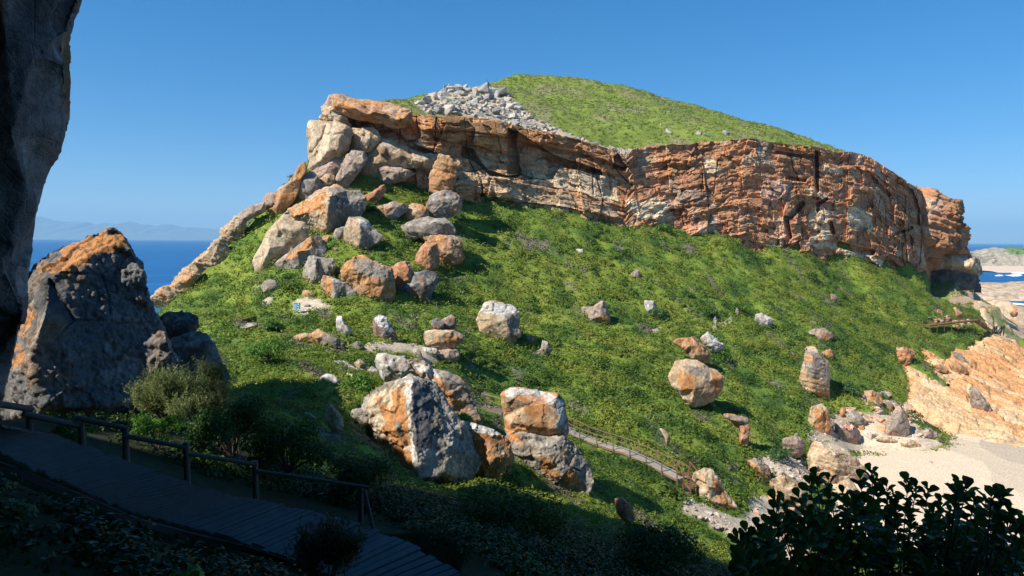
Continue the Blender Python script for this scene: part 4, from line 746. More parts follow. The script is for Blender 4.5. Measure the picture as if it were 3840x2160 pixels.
# ---------------------------------------------------------------- sea, beach, far shores
def sea():
    m, nt, b, out = nodes('sea_water'); L = nt.links.new
    geo = nt.nodes.new('ShaderNodeNewGeometry'); mp = nt.nodes.new('ShaderNodeMapping'); mp.inputs['Scale'].default_value = (.02, .07, .05); L(geo.outputs['Position'], mp.inputs[0])
    n = noise_node(nt, 1.0, 12, .7, mp.outputs[0]); cr = nt.nodes.new('ShaderNodeMixRGB'); cr.inputs[1].default_value = (.004, .055, .17, 1); cr.inputs[2].default_value = (.012, .13, .32, 1)
    mr = nt.nodes.new('ShaderNodeMapRange'); mr.inputs['From Min'].default_value = .35; mr.inputs['From Max'].default_value = .65; L(n.outputs['Fac'], mr.inputs[0]); L(mr.outputs[0], cr.inputs[0]); L(cr.outputs[0], b.inputs['Base Color'])
    b.inputs['Roughness'].default_value = .55; b.inputs['Specular IOR Level'].default_value = .25
    bp = nt.nodes.new('ShaderNodeBump'); bp.inputs['Strength'].default_value = .6; bp.inputs['Distance'].default_value = 1.2; L(n.outputs['Fac'], bp.inputs['Height']); L(bp.outputs[0], b.inputs['Normal'])
    mb = MB(); mb.poly([(-60000, -400, 0), (60000, -400, 0), (60000, 60000, 0), (-60000, 60000, 0)]); o = mb.build('sea', m); tag(o, 'deep blue sea reaching the horizon', kind='structure')
sea()
def surf(name, X, Y, Z, col, mat, label, kind='structure', clip=None):
    V = np.stack([X, Y, Z], -1).reshape(-1, 3); f = grid_faces(X.shape[1], X.shape[0])
    if clip is not None: f = f[(V[f][:, :, 2].max(1) > clip)]
    o = mesh_np(name, V, f, col.reshape(-1, 3), mat); tag(o, label, kind=kind); return o
M_SAND = rock_mat('sand', 5, .12, .95, .03); M_FAR = rock_mat('far_rock', .25, .6, .95, 1.)
X, Y = np.meshgrid(np.linspace(22, 150, 420), np.linspace(50, 175, 420))
Z = 1.75+.25*fbm(np.stack([X.ravel()/12, Y.ravel()/12, 0*X.ravel()], 1), 3, 4).reshape(X.shape)+.05*fbm(np.stack([X.ravel(), Y.ravel(), 0*X.ravel()], 1), 3, 5).reshape(X.shape)
U1, V1 = proj(np.stack([X, Y, Z], -1)); jn = 22*fbm(np.stack([X.ravel()/9, Y.ravel()/9, 0*X.ravel()], 1), 3, 14).reshape(X.shape)
col = np.ones(X.shape+(3,))*np.array([.60, .475, .345])
wet = inpoly(U1+jn, V1+jn*.4, C('K', [(1830,430),(2050,410),(2250,450),(2576,440),(2700,330),(2700,900),(2500,800),(2330,740),(2320,660),(2250,580),(2080,520),(1880,470)]))
col = np.where(wet[..., None], np.array([.50, .41, .30]), col)
wet2 = inpoly(U1+jn*.6, V1+jn*.3, C('K', [(2250,425),(2420,400),(2700,420),(2700,640),(2420,570),(2260,480)])); col = np.where(wet2[..., None], np.array([.42, .345, .26]), col)
surf('beach', X, Y, Z, col, M_SAND, 'pale sand beach with darker wet patches below the slope')
X, Y = np.meshgrid(np.linspace(80, 420, 150), np.linspace(186, 318, 100))
Z = 2.0-.02*(X-160)+.6*fbm(np.stack([X.ravel()/20, Y.ravel()/20, 0*X.ravel()], 1), 3, 4).reshape(X.shape)-2.5*sm(Y, 285, 318)-.5
surf('sand_flat', X, Y, Z, np.ones(X.shape+(3,))*np.array([.33, .24, .17]), M_SAND, 'brown wet sand and mud behind the pale slab')
def island(name, label, cx, cy, rx, ry, h, cfun, n=260, seed=1, sp=1.0, ridg=.5, prof=1.5):
    X, Y = np.meshgrid(np.linspace(cx-rx, cx+rx, n), np.linspace(cy-ry, cy+ry, n)); p = np.stack([X.ravel(), Y.ravel(), 0*X.ravel()], 1)
    r = np.sqrt(((X-cx)/rx)**2+((Y-cy)/ry)**2)+.12*fbm(p/(rx*.4), 3, seed).reshape(X.shape)
    nn = fbm(p/(rx*.18), 5, seed+2).reshape(X.shape); Z = h*np.clip(1-r**prof, -.6, 1)*(1+ridg*nn)-.6*(r > .97)+(.06*h*fbm(p/(rx*.03), 3, 8).reshape(X.shape))
    v, c = facets(p/(rx*.08), 4); Z = Z+.05*h*v.reshape(X.shape); col = cfun(p, Z.ravel(), nn.ravel()).reshape(X.shape+(3,))*(1-.4*(1-sm(c, 0, .1))).reshape(X.shape)[..., None]
    surf(name, X, Y, Z, col, M_FAR, label, clip=-1)
island('rock_shelf', 'flat tan rock shelf beyond the inlet', 350, 447, 125, 52, 7.0, lambda p, z, n: mix(np.array([.44, .34, .24]), np.array([.40, .28, .17]), sm(n, -.1, .3)), seed=3, ridg=.4, prof=5)
island('headland', 'green topped rocky islet on the horizon at the right', 800, 1050, 170, 90, 26, lambda p, z, n: mix(np.array([.30, .27, .21]), np.array([.10, .17, .06]), sm(fbm(p/40, 4, 5)+.25*(z > 18), .05, .25)), seed=6, ridg=.25, prof=2.2)
X, Y = np.meshgrid(np.linspace(560, 900, 40), np.linspace(770, 960, 30)); Z = 1.2+.6*sm(Y, 780, 940)-2.6*(1-sm(Y, 770, 800))
surf('sand_spit', X, Y, Z, np.ones(X.shape+(3,))*np.array([.56, .45, .34]), M_SAND, 'pink sand spit joining the islet')
M_FOAM = flat_mat('sea_foam', (.75, .78, .8), .7, .3, .1, .2)
def foam(name, label, px, Yd, wpx):
    c = [at(u, v, 34/(-(ray(u, v)[2]))) for u, v in px]; mb = MB(); n = len(c)
    for i in range(n-1):
        a, b = c[i], c[i+1]; w1 = wpx*math.sin(math.pi*(i+.3)/(n)); w2 = wpx*math.sin(math.pi*(i+1.3)/n)
        mb.poly([(a[0], a[1]-w1, .15), (b[0], b[1]-w2, .15), (b[0], b[1], .9), (a[0], a[1], .9)]); mb.poly([(a[0], a[1], .9), (b[0], b[1], .9), (b[0], b[1]+w2*.5, .1), (a[0], a[1]+w1*.5, .1)])
    tag(mb.build(name, M_FOAM), label, kind='structure')
foam('wave', 'breaking white wave off the sand spit', [(3728,1036),(3745,1033),(3765,1035),(3785,1034),(3805,1031),(3820,1030)], 700, 14)
foam('wave', 'thin foam line by the rock shelf', [(3745,1137),(3765,1139),(3790,1141),(3815,1143),(3845,1146)], 370, 2)
foam('wave', 'faint second wave near the right edge', [(3790,1026),(3810,1025),(3835,1026),(3860,1025)], 760, 10)
def mountains():
    Y0 = 21000.; prof = [(-400,825),(0,815),(100,810),(150,811),(180,820),(210,828),(240,831),(275,832),(300,834),(330,832),(352,843),(385,837),(410,836),(440,841),(465,833),(490,831),(515,837),(535,843),(560,842),(590,850),(608,840),(622,842),(640,839),(665,845),(690,853),(740,853),(800,858),(900,864),(1100,872),(1400,880)]
    u = np.linspace(-400, 1400, 500); v = np.interp(u, [a[0] for a in prof], [a[1] for a in prof])+1.5*fbm(np.stack([u/25, 0*u, 0*u], 1), 4, 2)
    top = at(u, v, Y0); nr = 24; rows = []
    for k in range(nr):
        t = k/(nr-1); y = Y0-2500*(1-t) if t <= 1 else 0; f = y/Y0
        q = top.copy(); q[:, 1] = y; z = top[:, 2]*(t**.8); z = z*(1+.18*fbm(np.stack([u/18, 0*u+k*.35, 0*u], 1), 4, 7)*(1-t)*2*t*2); q[:, 2] = z; rows.append(q)
    for k in range(1, 6):
        q = top.copy(); q[:, 1] = Y0+k*500; q[:, 2] = top[:, 2]*(1-k/5.)-1; rows.append(q)
    P = np.stack(rows); o = mesh_np('mountains', P.reshape(-1, 3), grid_faces(len(u), len(rows)), np.ones((P.shape[0]*P.shape[1], 3))*np.array([.10, .12, .07]), M_FARM)
    tag(o, 'hazy blue mountain range across the bay', kind='structure')
M_FARM = flat_mat('hazed_mountain', (.12, .155, .17), .95, .002, .2, .0, 1)  # distance haze partly put into the bluish base colour
mountains()
# ---------------------------------------------------------------- plants
def leafquads(cen, rad, nper, size, flat=.75, rg=RNG, asp=.55, updown=.25):
    n = len(cen); idx = np.repeat(np.arange(n), nper) if np.isscalar(nper) else np.repeat(np.arange(n), nper); m = len(idx)
    d = rg.normal(size=(m, 3)); d[:, 2] = np.abs(d[:, 2])*1.0-updown; d /= np.linalg.norm(d, axis=1)[:, None]
    r = rad[idx]*rg.uniform(.62, 1.05, m); pos = cen[idx]+d*r[:, None]*np.array([1, 1, flat])
    nn = d+rg.normal(size=(m, 3))*.30+np.array([0, 0, .35]); nn /= np.linalg.norm(nn, axis=1)[:, None]
    a = np.cross(nn, rg.normal(size=(m, 3))); a /= np.linalg.norm(a, axis=1)[:, None]+1e-9; b = np.cross(nn, a)
    s = (size[idx] if not np.isscalar(size) else size)*rg.uniform(.7, 1.3, m); s = s[:, None]
    V = np.stack([pos+a*s, pos+b*s*asp, pos-a*s, pos-b*s*asp], 1).reshape(-1, 3)
    return V, idx
def occl(x, y, z):
    m = np.zeros(len(x), bool)
    for k in np.linspace(.12, .965, 40): m |= (H(x*k, y*k, HG) > CAMZ+(z+1.2-CAMZ)*k+.15)
    return m
def scatter(name, label, ymin, ymax, dens, R_, leaf, nper, colf, flat=.7, seed=1, sel=None, mat=None, xr=None):
    rg = np.random.default_rng(seed); xa, xb = xr or (-.8*ymax-4, .8*ymax+4); n = int((xb-xa)*(ymax-ymin)*dens)
    x = rg.uniform(xa, xb, n); y = rg.uniform(ymin, ymax, n)
    k = (np.abs(x) < .8*y+3); x, y = x[k], y[k]; z = H(x, y, HL)
    u, v = proj(np.stack([x, y, z], 1)); k = (z > .8) & (v < 2260) & (u > -80) & (u < 3920) & ~bare(u, v)
    if sel is not None: k &= sel(x, y, z, u, v)
    x, y, z = x[k], y[k], z[k]; k = ~occl(x, y, z); x, y, z = x[k], y[k], z[k]; c = np.stack([x, y, z], 1)
    rr = R_*rg.uniform(.6, 1.35, len(x))*(1+.5*fbm(c/6, 3, 5)); c[:, 2] += rr*.05
    V, idx = leafquads(c, rr, nper, leaf, flat, rg)
    cc = colf(c, rg)[idx]*rg.uniform(.86, 1.15, (len(idx), 1)); cc = np.repeat(cc, 4, 0)
    o = mesh_np(name, V, np.arange(len(V)).reshape(-1, 4), cc, mat or M_LEAF, smooth=False); tag(o, label, kind='stuff'); print(name, len(x), len(idx)); return o
ncl = lambda x, y: np.interp(np.clip(x/np.maximum(y, 30)*F+1920, 1100, 3700), [c[0] for c in CB], [c[2] for c in CB])
infr = lambda x, y, z, u, v: (y < ncl(x, y)+2.5)
scatter('shrub_cover', 'dense low green shrubs covering the slope under the cliff', 64, 212, 1.75, .80, .17, 19, greens, seed=3, sel=infr)
scatter('saddle_shrubs', 'low mixed green shrubs on the saddle and around the great boulders', 27, 66, 4.2, .46, .095, 26, lambda c, r: greens(c, r, .25, .1), seed=4, sel=infr)
scatter('taller_scrub', 'taller rounded scrub mounds dotted over the slope', 60, 205, .10, 1.25, .19, 120, lambda c, r: greens(c, r, .5)*.82, .62, 33, lambda x, y, z, u, v: infr(x, y, z, u, v) & (fbm(np.stack([x/9, y/9, 0*x], 1), 3, 55) > .06))
def hillsel(x, y, z, u, v): j_ = 22*fbm(np.stack([x/5, y/5, 0*x], 1), 4, 91); return (y > ncl(x, y)+9) & ~(inpoly(u+j_*1.5, v+j_, SCREE) & (j_ > -9) & (y < 222)) & (v > 250)
def hillcol(c, rg):
    n = fbm(c/9, 4, 71)+rg.normal(size=len(c))*.1; n2 = fbm(c*np.array([1, .4, 1])/4, 3, 72)
    col = mix(np.array([.20, .275, .05]), np.array([.27, .30, .075]), sm(n, -.1, .25)); col = mix(col, GA*.9, sm(n2, .1, .3)*.7); return mix(col, np.array([.2, .18, .12]), sm(-n, .12, .3)*.6)
scatter('hill_grass', 'short green heath on the rounded hilltop above the cliff', 140, 262, 1.0, .62, .20, 10, hillcol, .4, 5, hillsel)
# near vegetation in the shade
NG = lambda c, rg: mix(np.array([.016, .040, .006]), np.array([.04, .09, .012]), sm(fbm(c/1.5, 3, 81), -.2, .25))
DECKU = [(-80,1580),(214,1630),(745,1825),(919,1867),(1130,1907),(1330,1957),(1520,2030),(1700,2130),(1940,2250)]
def nearsel(x, y, z, u, v):
    d = np.minimum(segd(u, v, [p[:2] for p in DECKU]), segd(u, v, [p[:2] for p in DECKL])); poly = DECKL+DECKU[::-1]
    return ~inpoly(u, v, poly) & (d > 45) & ((v < np.interp(u, [p[0] for p in DECKL], [p[1] for p in DECKL])) | (v > 120+np.interp(u, [p[0] for p in DECKL], [p[1] for p in DECKL])) | (u > 1300)) & ~((v > np.interp(u, [p[0] for p in DECKL], [p[1] for p in DECKL])) & (u < 1300) & False) & ~((u < 700) & (v > 1540) & (v < 1700) & (rgn.uniform(size=len(u)) > .3))
rgn = np.random.default_rng(5)
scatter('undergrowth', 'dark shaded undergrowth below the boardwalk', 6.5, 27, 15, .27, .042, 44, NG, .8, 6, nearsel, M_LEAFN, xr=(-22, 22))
def bush(name, label, cat, u, v, Y, rad, n, leaf, colr, kind='leaf', group=None, seed=1, h=None, stems=True, mat=None):
    """a single shrub: foliage part + stems part"""
    rg = np.random.default_rng(seed); b = np.array(at(u, v, Y)); root = empty(name, b); tag(root, label, cat, group); h = h or rad*1.3
    nb = max(8, int(rad*14)); d = rg.normal(size=(nb, 3)); d[:, 2] = np.abs(d[:, 2])+.25; d /= np.linalg.norm(d, axis=1)[:, None]
    tips = d*np.array([rad, rad, h])*rg.uniform(.55, 1.0, (nb, 1))
    if kind == 'feather':
        V = []; Cc = []
        nn = n; base = tips[rg.integers(nb, size=nn)]*rg.uniform(.5, 1, (nn, 1))+rg.normal(size=(nn, 3))*rad*.12
        up = rg.normal(size=(nn, 3))*.28+np.array([0, 0, 1]); up /= np.linalg.norm(up, axis=1)[:, None]; L_ = leaf*rg.uniform(2, 5, nn)[:, None]
        for k in range(9):
            t = rg.uniform(.1, 1, (nn, 1)); q = base+up*L_*t; dr = up*.8+rg.normal(size=(nn, 3))*.6; dr /= np.linalg.norm(dr, axis=1)[:, None]
            sd = np.cross(dr, rg.normal(size=(nn, 3))); sd /= np.linalg.norm(sd, axis=1)[:, None]
            V.append(np.stack([q, q+dr*leaf*.5+sd*leaf*.10, q+dr*leaf, q+dr*leaf*.5-sd*leaf*.10], 1)); Cc.append(rg.uniform(.6, 1.35, (nn, 1))*colr)
        V = np.concatenate(V).reshape(-1, 3); Cc = np.repeat(np.concatenate(Cc), 4, 0)
    else:
        V, idx = leafquads(tips*.9, np.full(nb, rad*.34), max(6, n//nb), leaf, .9, rg, .5, .5); Cc = np.repeat(rg.uniform(.6, 1.4, (len(idx), 1))*colr, 4, 0)
    f = mesh_np('foliage', V, np.arange(len(V)).reshape(-1, 4), Cc, mat or M_LEAF, smooth=False, parent=root)
    mb = MB()
    for k in range(min(nb, 18)): 
        m_ = tips[k]*.5+rg.normal(size=3)*rad*.06; mb.log((0, 0, -.3), m_, .02*rad+.006, .012*rad+.004, 6); mb.log(m_, tips[k]*.95, .012*rad+.004, .003, 5)
    s = mb.build('stems', M_BARK, root, loc=(0, 0, 0)); s.location = (0, 0, 0); f.location = (0, 0, 0)
    return root
M_BARK = flat_mat('bark', (.13, .10, .075), .9, 8, .4, .5)
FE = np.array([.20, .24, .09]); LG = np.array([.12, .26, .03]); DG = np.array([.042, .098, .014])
bush('feathery_shrub', 'pale feathery shrub catching the sun in front of the conglomerate rock', 'shrub', 640, 1560, 17.0, 1.05, 2300, .085, FE, 'feather', seed=3, h=1.15)
bush('feathery_shrub', 'smaller feathery shrub with upright plumes right of the pale one', 'shrub', 800, 1530, 17.8, .7, 1300, .085, FE*.9, 'feather', seed=4, h=1.1)
bush('leafy_shrub', 'bright green small leaved shrub at the foot of the feathery shrub', 'shrub', 590, 1640, 15.4, .62, 1500, .035, LG, seed=5, h=.7)
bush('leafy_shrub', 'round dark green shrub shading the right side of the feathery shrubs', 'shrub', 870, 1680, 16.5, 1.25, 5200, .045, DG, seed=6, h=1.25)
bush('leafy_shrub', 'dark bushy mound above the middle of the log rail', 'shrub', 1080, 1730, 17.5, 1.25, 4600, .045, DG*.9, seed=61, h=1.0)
bush('leafy_shrub', 'sunlit topped green mound left of the white flat stones', 'shrub', 1010, 1330, 55, 2.0, 2600, .09, LG*.8, seed=62, h=1.2)
bush('leafy_shrub', 'low green shrub under the log rail at the far left', 'shrub', 300, 1640, 11.8, .5, 1100, .03, LG*.6, seed=7, h=.35)
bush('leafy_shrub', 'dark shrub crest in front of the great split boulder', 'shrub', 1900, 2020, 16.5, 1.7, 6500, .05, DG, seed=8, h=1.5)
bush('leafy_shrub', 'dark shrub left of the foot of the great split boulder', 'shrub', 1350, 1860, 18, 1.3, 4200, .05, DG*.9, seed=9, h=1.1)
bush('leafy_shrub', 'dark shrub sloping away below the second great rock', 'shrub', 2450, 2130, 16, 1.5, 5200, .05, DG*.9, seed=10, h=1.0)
bush('feathery_shrub', 'dark wispy shrub overlapping the lower boardwalk', 'shrub', 1230, 2190, 7.6, .55, 900, .06, np.array([.05, .07, .03]), 'feather', seed=11, h=.75)
bush('leafy_shrub', 'leafy green bush behind the white flat stones', 'shrub', 1340, 1470, 50, 1.6, 1500, .11, LG*.8, seed=12, h=1.3)
bush('leafy_shrub', 'bright green bush on the ledge right of the great split boulder', 'shrub', 1730, 1590, 44, .95, 900, .08, LG, seed=13, h=.6)
bush('leafy_shrub', 'dark rounded bush under the cube like boulder pile on the right', 'shrub', 2500, 1760, 0, 0, 0, 0, LG) if False else None
bush('succulent_plant', 'bright green rosette plant at the bottom edge of the photo', 'plant', 720, 2185, 5.2, .16, 70, .05, np.array([.10, .3, .04]), seed=14, h=.12)
for k, (u, v, Y_, r_, lb) in enumerate([(1560,672,128,2.2,'green bush beside the banded orange slab'),(2115,575,141,1.1,'little green tuft growing on the cliff ledge'),(1620,700,128,2.6,'dark green bushes filling the hollow under the cliff recess'),(1850,755,136,2.4,'tall dark bush against the left foot of the cliff'),(2490,865,146,2.2,'dark bush against the cliff foot at mid length'),(1480,800,117,2.0,'green bush behind the low grey and orange slab'),(3040,1045,150,2.0,'dark green bush high on the right slope'),(2760,1165,127,2.2,'bush overhanging the upper path beside a walker'),(2470,1190,116,2.0,'dark bush below the black and white crag'),(2665,1185,123.5,1.7,'bush behind the walker in the blue shirt'),(2700,1350,108,2.4,'blue green bush right of the bright orange crag'),(2920,1720,84,2.2,'round bush above the ragged pink grey rock'),(1390,795,117,1.5,'bush above the cube like boulder'),(1820,745,134,2.0,'green bush in the shadow at the cliff foot'),(3170,1470,118,2.3,'rounded bush beside the totem like rock'),(1030,1240,88,1.5,'green bush left of the white pointed stone')]):
    bush('leafy_shrub', lb, 'shrub', u, v, min(hit(u, v), Y_+8), r_, 650, .20, np.array([[.05, .12, .02], [.08, .17, .025], [.06, .13, .04]][k % 3]), group='larger bushes on the hillside', seed=20+k, h=r_*.75)
# leathery branches close to the camera, bottom right
def near_shrub():
    rg = np.random.default_rng(77)
    tips = C('K', [(1010,700,5.2),(1100,730,5.2),(1210,830,5.0),(960,760,5.4),(1420,660,5.3),(1470,720,5.2),(1540,780,5.1),(1700,750,5.3),(1760,790,5.1),(1850,790,5.2),(1600,850,5.0),(1340,720,5.4),(700,880,5.1),(690,950,5.0),(880,860,5.3),(760,900,5.2),(690,1020,4.9),(2080,760,4.4),(2140,800,4.4),(2200,880,4.4),(2290,920,4.4),(2070,850,4.5),(2330,830,4.0),(2430,830,4.0),(2400,880,4.1),(2470,960,4.0),(2360,1010,4.1),(2480,1040,4.0),(2250,1060,4.3),(2350,1110,4.2),(2560,1040,3.9),(1950,900,4.8),(2020,980,4.7),(2560,1150,3.9),(560,1090,5.0),(640,1060,5.1),(480,1120,5.0),(420,1170,4.9),(700,1090,5),(860,1100,5.1),(920,1330,4.6)])
    fill = []
    for k in range(310):
        x = rg.uniform(380, 2600); top = np.interp(x, [380,700,900,1000,1250,1450,1600,1720,1850,1950,2100,2300,2600], [1260,1060,1020,840,880,790,900,850,880,1020,1060,1110,1150])
        y = top+(1560-top)*rg.uniform(0.03, 1)
        if 700 < x < 1010 and 1080 < y < 1380 and rg.uniform() < .85: continue
        fill.append((x, y, rg.uniform(4.3, 5.6)))
    fill = C('K', fill)
    root = empty('leathery_shrub', at(3350, 2500, 5.0)); tag(root, 'dark leathery leaved shrub in shade filling the bottom right corner', 'shrub'); rl = np.array(root.location)
    V = []; Fc = []; Cc = []; mb = MB(); prof = [(0, 0), (.32, .2), (.62, .36), (.88, .3), (1.0, 0), (.88, -.3), (.62, -.36), (.32, -.2)]
    for i, (u, v, Yd) in enumerate(tips+fill):
        tip = np.array(at(u, v, Yd)); L_ = .085 if i < len(tips) else rg.uniform(.065, .09)
        bs = np.array(at(3350+(u-3350)*.5, 2560, Yd+.15)); mid = tip*.45+bs*.55+rg.normal(size=3)*.05
        if i < len(tips) or i % 4 == 0:
            mb.log(bs-rl, mid-rl, .016, .009, 6); mb.log(mid-rl, tip-rl, .009, .003, 5)
        ax = tip-mid; ax /= np.linalg.norm(ax)
        for k in range(12):
            an = k*2.4; t = k/10.; sd = np.cross(ax, [math.cos(an), math.sin(an), .2]); sd /= np.linalg.norm(sd)
            dr = ax*(.75-.55*t)+sd*(.55+.4*t)+rg.normal(size=3)*.12; dr /= np.linalg.norm(dr); nn = np.cross(dr, np.cross(ax, dr))+rg.normal(size=3)*.25; nn /= np.linalg.norm(nn); w = np.cross(nn, dr); w /= np.linalg.norm(w)
            o_ = tip-ax*L_*2.2*t; s = L_*rg.uniform(.8, 1.25); b0 = len(V)
            for (a, b) in prof: V.append(o_+dr*a*s+w*b*s+nn*(abs(b)*.35-a*a*.15)*s)
            Fc.append([b0, b0+1, b0+2, b0+3]); Fc.append([b0, b0+3, b0+4, b0+5]); Fc.append([b0, b0+5, b0+6, b0+7]); Cc += [np.array([.07, .17, .03])*rg.uniform(.6, 1.5)]*8
    V = np.array(V)-rl; f = mesh_np('foliage', V, Fc, np.array(Cc), M_LEAFN, smooth=False, parent=root); s = mb.build('stems', M_BARK, root, loc=(0, 0, 0)); s.location = (0, 0, 0)
near_shrub()
# ---------------------------------------------------------------- scree blocks on the hilltop
def hull_block(name, rg, n=14, fl=.75):
    bm = bmesh.new(); q = rg.uniform(-1, 1, (n, 3)); q = np.sign(q)*np.abs(q)**.45*np.array([1, .75, fl])*.5
    for p in q: bm.verts.new(p)
    r = bmesh.ops.convex_hull(bm, input=bm.verts); bmesh.ops.delete(bm, geom=[g for g in r['geom_unused'] if isinstance(g, bmesh.types.BMVert)], context='VERTS')
    bmesh.ops.bevel(bm, geom=bm.edges[:], offset=.035, segments=1, affect='EDGES'); me = bpy.data.meshes.new(name); bm.to_mesh(me); bm.free()
    return me
def blocks(pool, name, label, cat, group, pts, kind=None):
    out = []
    for (p, s, k) in pts:
        o = bpy.data.objects.new(name, pool[k % len(pool)]); COL.objects.link(o); o.location = p; o.rotation_euler = (RNG.uniform(-.5, .5), RNG.uniform(-.5, .5), RNG.uniform(0, 6.3)); o.scale = (s, s*RNG.uniform(.7, 1.2), s*RNG.uniform(.6, 1.1)); tag(o, label, cat, group); out.append(o)
    return out
def colored_pool(n, cols, seed):
    rg = np.random.default_rng(seed); out = []
    for k in range(n):
        me = hull_block('block', rg); V, E = mesh_arrays(me); c = np.array(cols[k % len(cols)]); cc = c*(1+.3*fbm(V*2+k, 3, 5))[:, None]; cc = mix(cc, W_, sm(fbm(V*3+k*3, 3, 9), .15, .35)*.35)
        add_col(me, cc); me.materials.append(M_ROCK); out.append(me)
    return out
POOLG = colored_pool(9, [(.34, .325, .30), (.40, .38, .34), (.25, .24, .225), (.38, .32, .25)], 3)
def scree_blocks():
    rg = np.random.default_rng(9); pts = []; tries = 0
    while len(pts) < 285 and tries < 14000:
        tries += 1; u = rg.uniform(1540, 2430); v = rg.uniform(325, 590)
        if not inpoly(np.array(u), np.array(v), SCREE): continue
        if u > 2060 and rg.uniform() < .35: continue
        Y_ = hit(u, v, 138); 
        if Y_ > 215: continue
        s = (rg.uniform(.8, 1.6) if rg.uniform() < .65 else rg.uniform(1.6, 3.2))*(1.2 if v < 440 and u < 1960 else .85)
        if any(abs(u-q[3])+1.6*abs(v-q[4]) < 10*(s+q[1])/2.2 for q in pts): continue
        p = at(u, v, Y_); pts.append((tuple(p+np.array([0, 0, .12*s])), s, len(pts), u, v))
    blocks(POOLG, 'scree_block', 'pale grey block in the scree fan spilling down to the cliff rim', 'block', 'grey scree blocks above the cliff', [(p, s, k) for p, s, k, _, _ in pts])
scree_blocks()
for k, (u, v, w) in enumerate([(1690,333,3),(1720,330,2.5),(1750,338,3.4),(1780,335,2.6),(1812,338,4.6),(1850,345,4),(1880,350,3.4),(1905,357,2.4)]):
    blocks(POOLG, 'outcrop_block', 'dark edged grey block in the row crowning the scree fan', 'block', 'outcrop row on top of the scree', [(tuple(at(u, v, 186)), w, k)])
# pebbles
def pebbles():
    rg = np.random.default_rng(19); V = []; Fc = []; Cc = []
    cube = hull_block('t', rg, 10, .7); tv, te = mesh_arrays(cube); tf = [tuple(p.vertices) for p in cube.polygons]
    tri = []
    for f in tf:
        for j in range(1, len(f)-1): tri.append((f[0], f[j], f[j+1]))
    tri = np.array(tri)
    for pl in PEB[:3]:
        us = [p[0] for p in pl]; vs = [p[1] for p in pl]; n = 0
        while n < 900:
            u = rg.uniform(min(us), max(us)); v = rg.uniform(min(vs), max(vs)); n += 1
            if not inpoly(np.array(u), np.array(v), pl): continue
            Y_ = hit(u, v, 40); s = rg.choice([.25, .35, .5, .9], p=[.35, .35, .22, .08])*rg.uniform(.7, 1.3); p = at(u, v, Y_); M = np.array(Euler((rg.uniform(0, 6), rg.uniform(0, 6), rg.uniform(0, 6))).to_matrix())
            Fc.append(tri+len(V)*len(tv)); V.append(tv@M.T*s*np.array([1, 1, .7])+p); c = np.array([[.50, .42, .34], [.42, .36, .31], [.52, .34, .24], [.34, .30, .27]][rg.integers(4)]); Cc.append(np.tile(c*rg.uniform(.7, 1.2), (len(tv), 1)))
    o = mesh_np('pebbles', np.concatenate(V), np.concatenate(Fc), np.concatenate(Cc), M_ROCK, smooth=False); tag(o, 'loose pale pebbles and stones banked up at the top of the beach', kind='stuff')
pebbles()
POOLR = colored_pool(7, [(.44, .30, .20), (.38, .30, .25), (.46, .22, .09), (.42, .36, .30)], 13)
GBX = 'broken rocks at the back of the beach'
rg_ = np.random.default_rng(31)
for i, pl in enumerate([C('K', [(1160,200),(1300,120),(1500,60),(1600,120),(1640,300),(1500,400),(1360,380)]), C('K', [(600,820),(1000,700),(1000,1000),(900,1300),(700,1200)]), C('K', [(1640,120),(1760,200),(1880,350),(1760,400)]), C('G', [(1420,360),(1700,330),(1860,420),(1700,470)])]):
    c_ = 0; us = [p[0] for p in pl]; vs = [p[1] for p in pl]
    while c_ < (38, 26, 20, 14)[i]:
        u = rg_.uniform(min(us), max(us)); v = rg_.uniform(min(vs), max(vs))
        if not inpoly(np.array(u), np.array(v), pl): continue
        Y_ = hit(u, v, 40); c_ += 1
        blocks(POOLR, 'broken_rock', ['loose broken rock between the big boulders at the top of the beach', 'loose broken rock in the gully above the leafy shrub', 'loose broken rock at the left foot of the pale slab', 'loose orange brown rock around the wooden bridge'][i], 'rock', GBX, [(tuple(at(u, v, Y_)), rg_.uniform(.9, 2.3), c_)])
rg_ = np.random.default_rng(41)
for u, v, s in [(2510,493,2.5),(2620,500,2.2),(2650,510,2),(2720,500,2.2),(2480,468,1),(1260,1205,1.2),(1545,1190,1),(1560,1192,.9),(1305,1500,1.1),(1310,1415,1.2),(1700,1580,1.0),(1790,1590,1.1),(2360,1070,.6)]:
    near = v > 1000; Y_ = hit(u, v, 30 if near else 150)
    blocks(POOLG, 'boulder', 'small pale stone lying loose in the saddle shrubs' if near else 'pale stone resting in the grass above the cliff rim', 'boulder', 'loose pale stones', [(tuple(at(u, v, Y_)), s, int(u))])
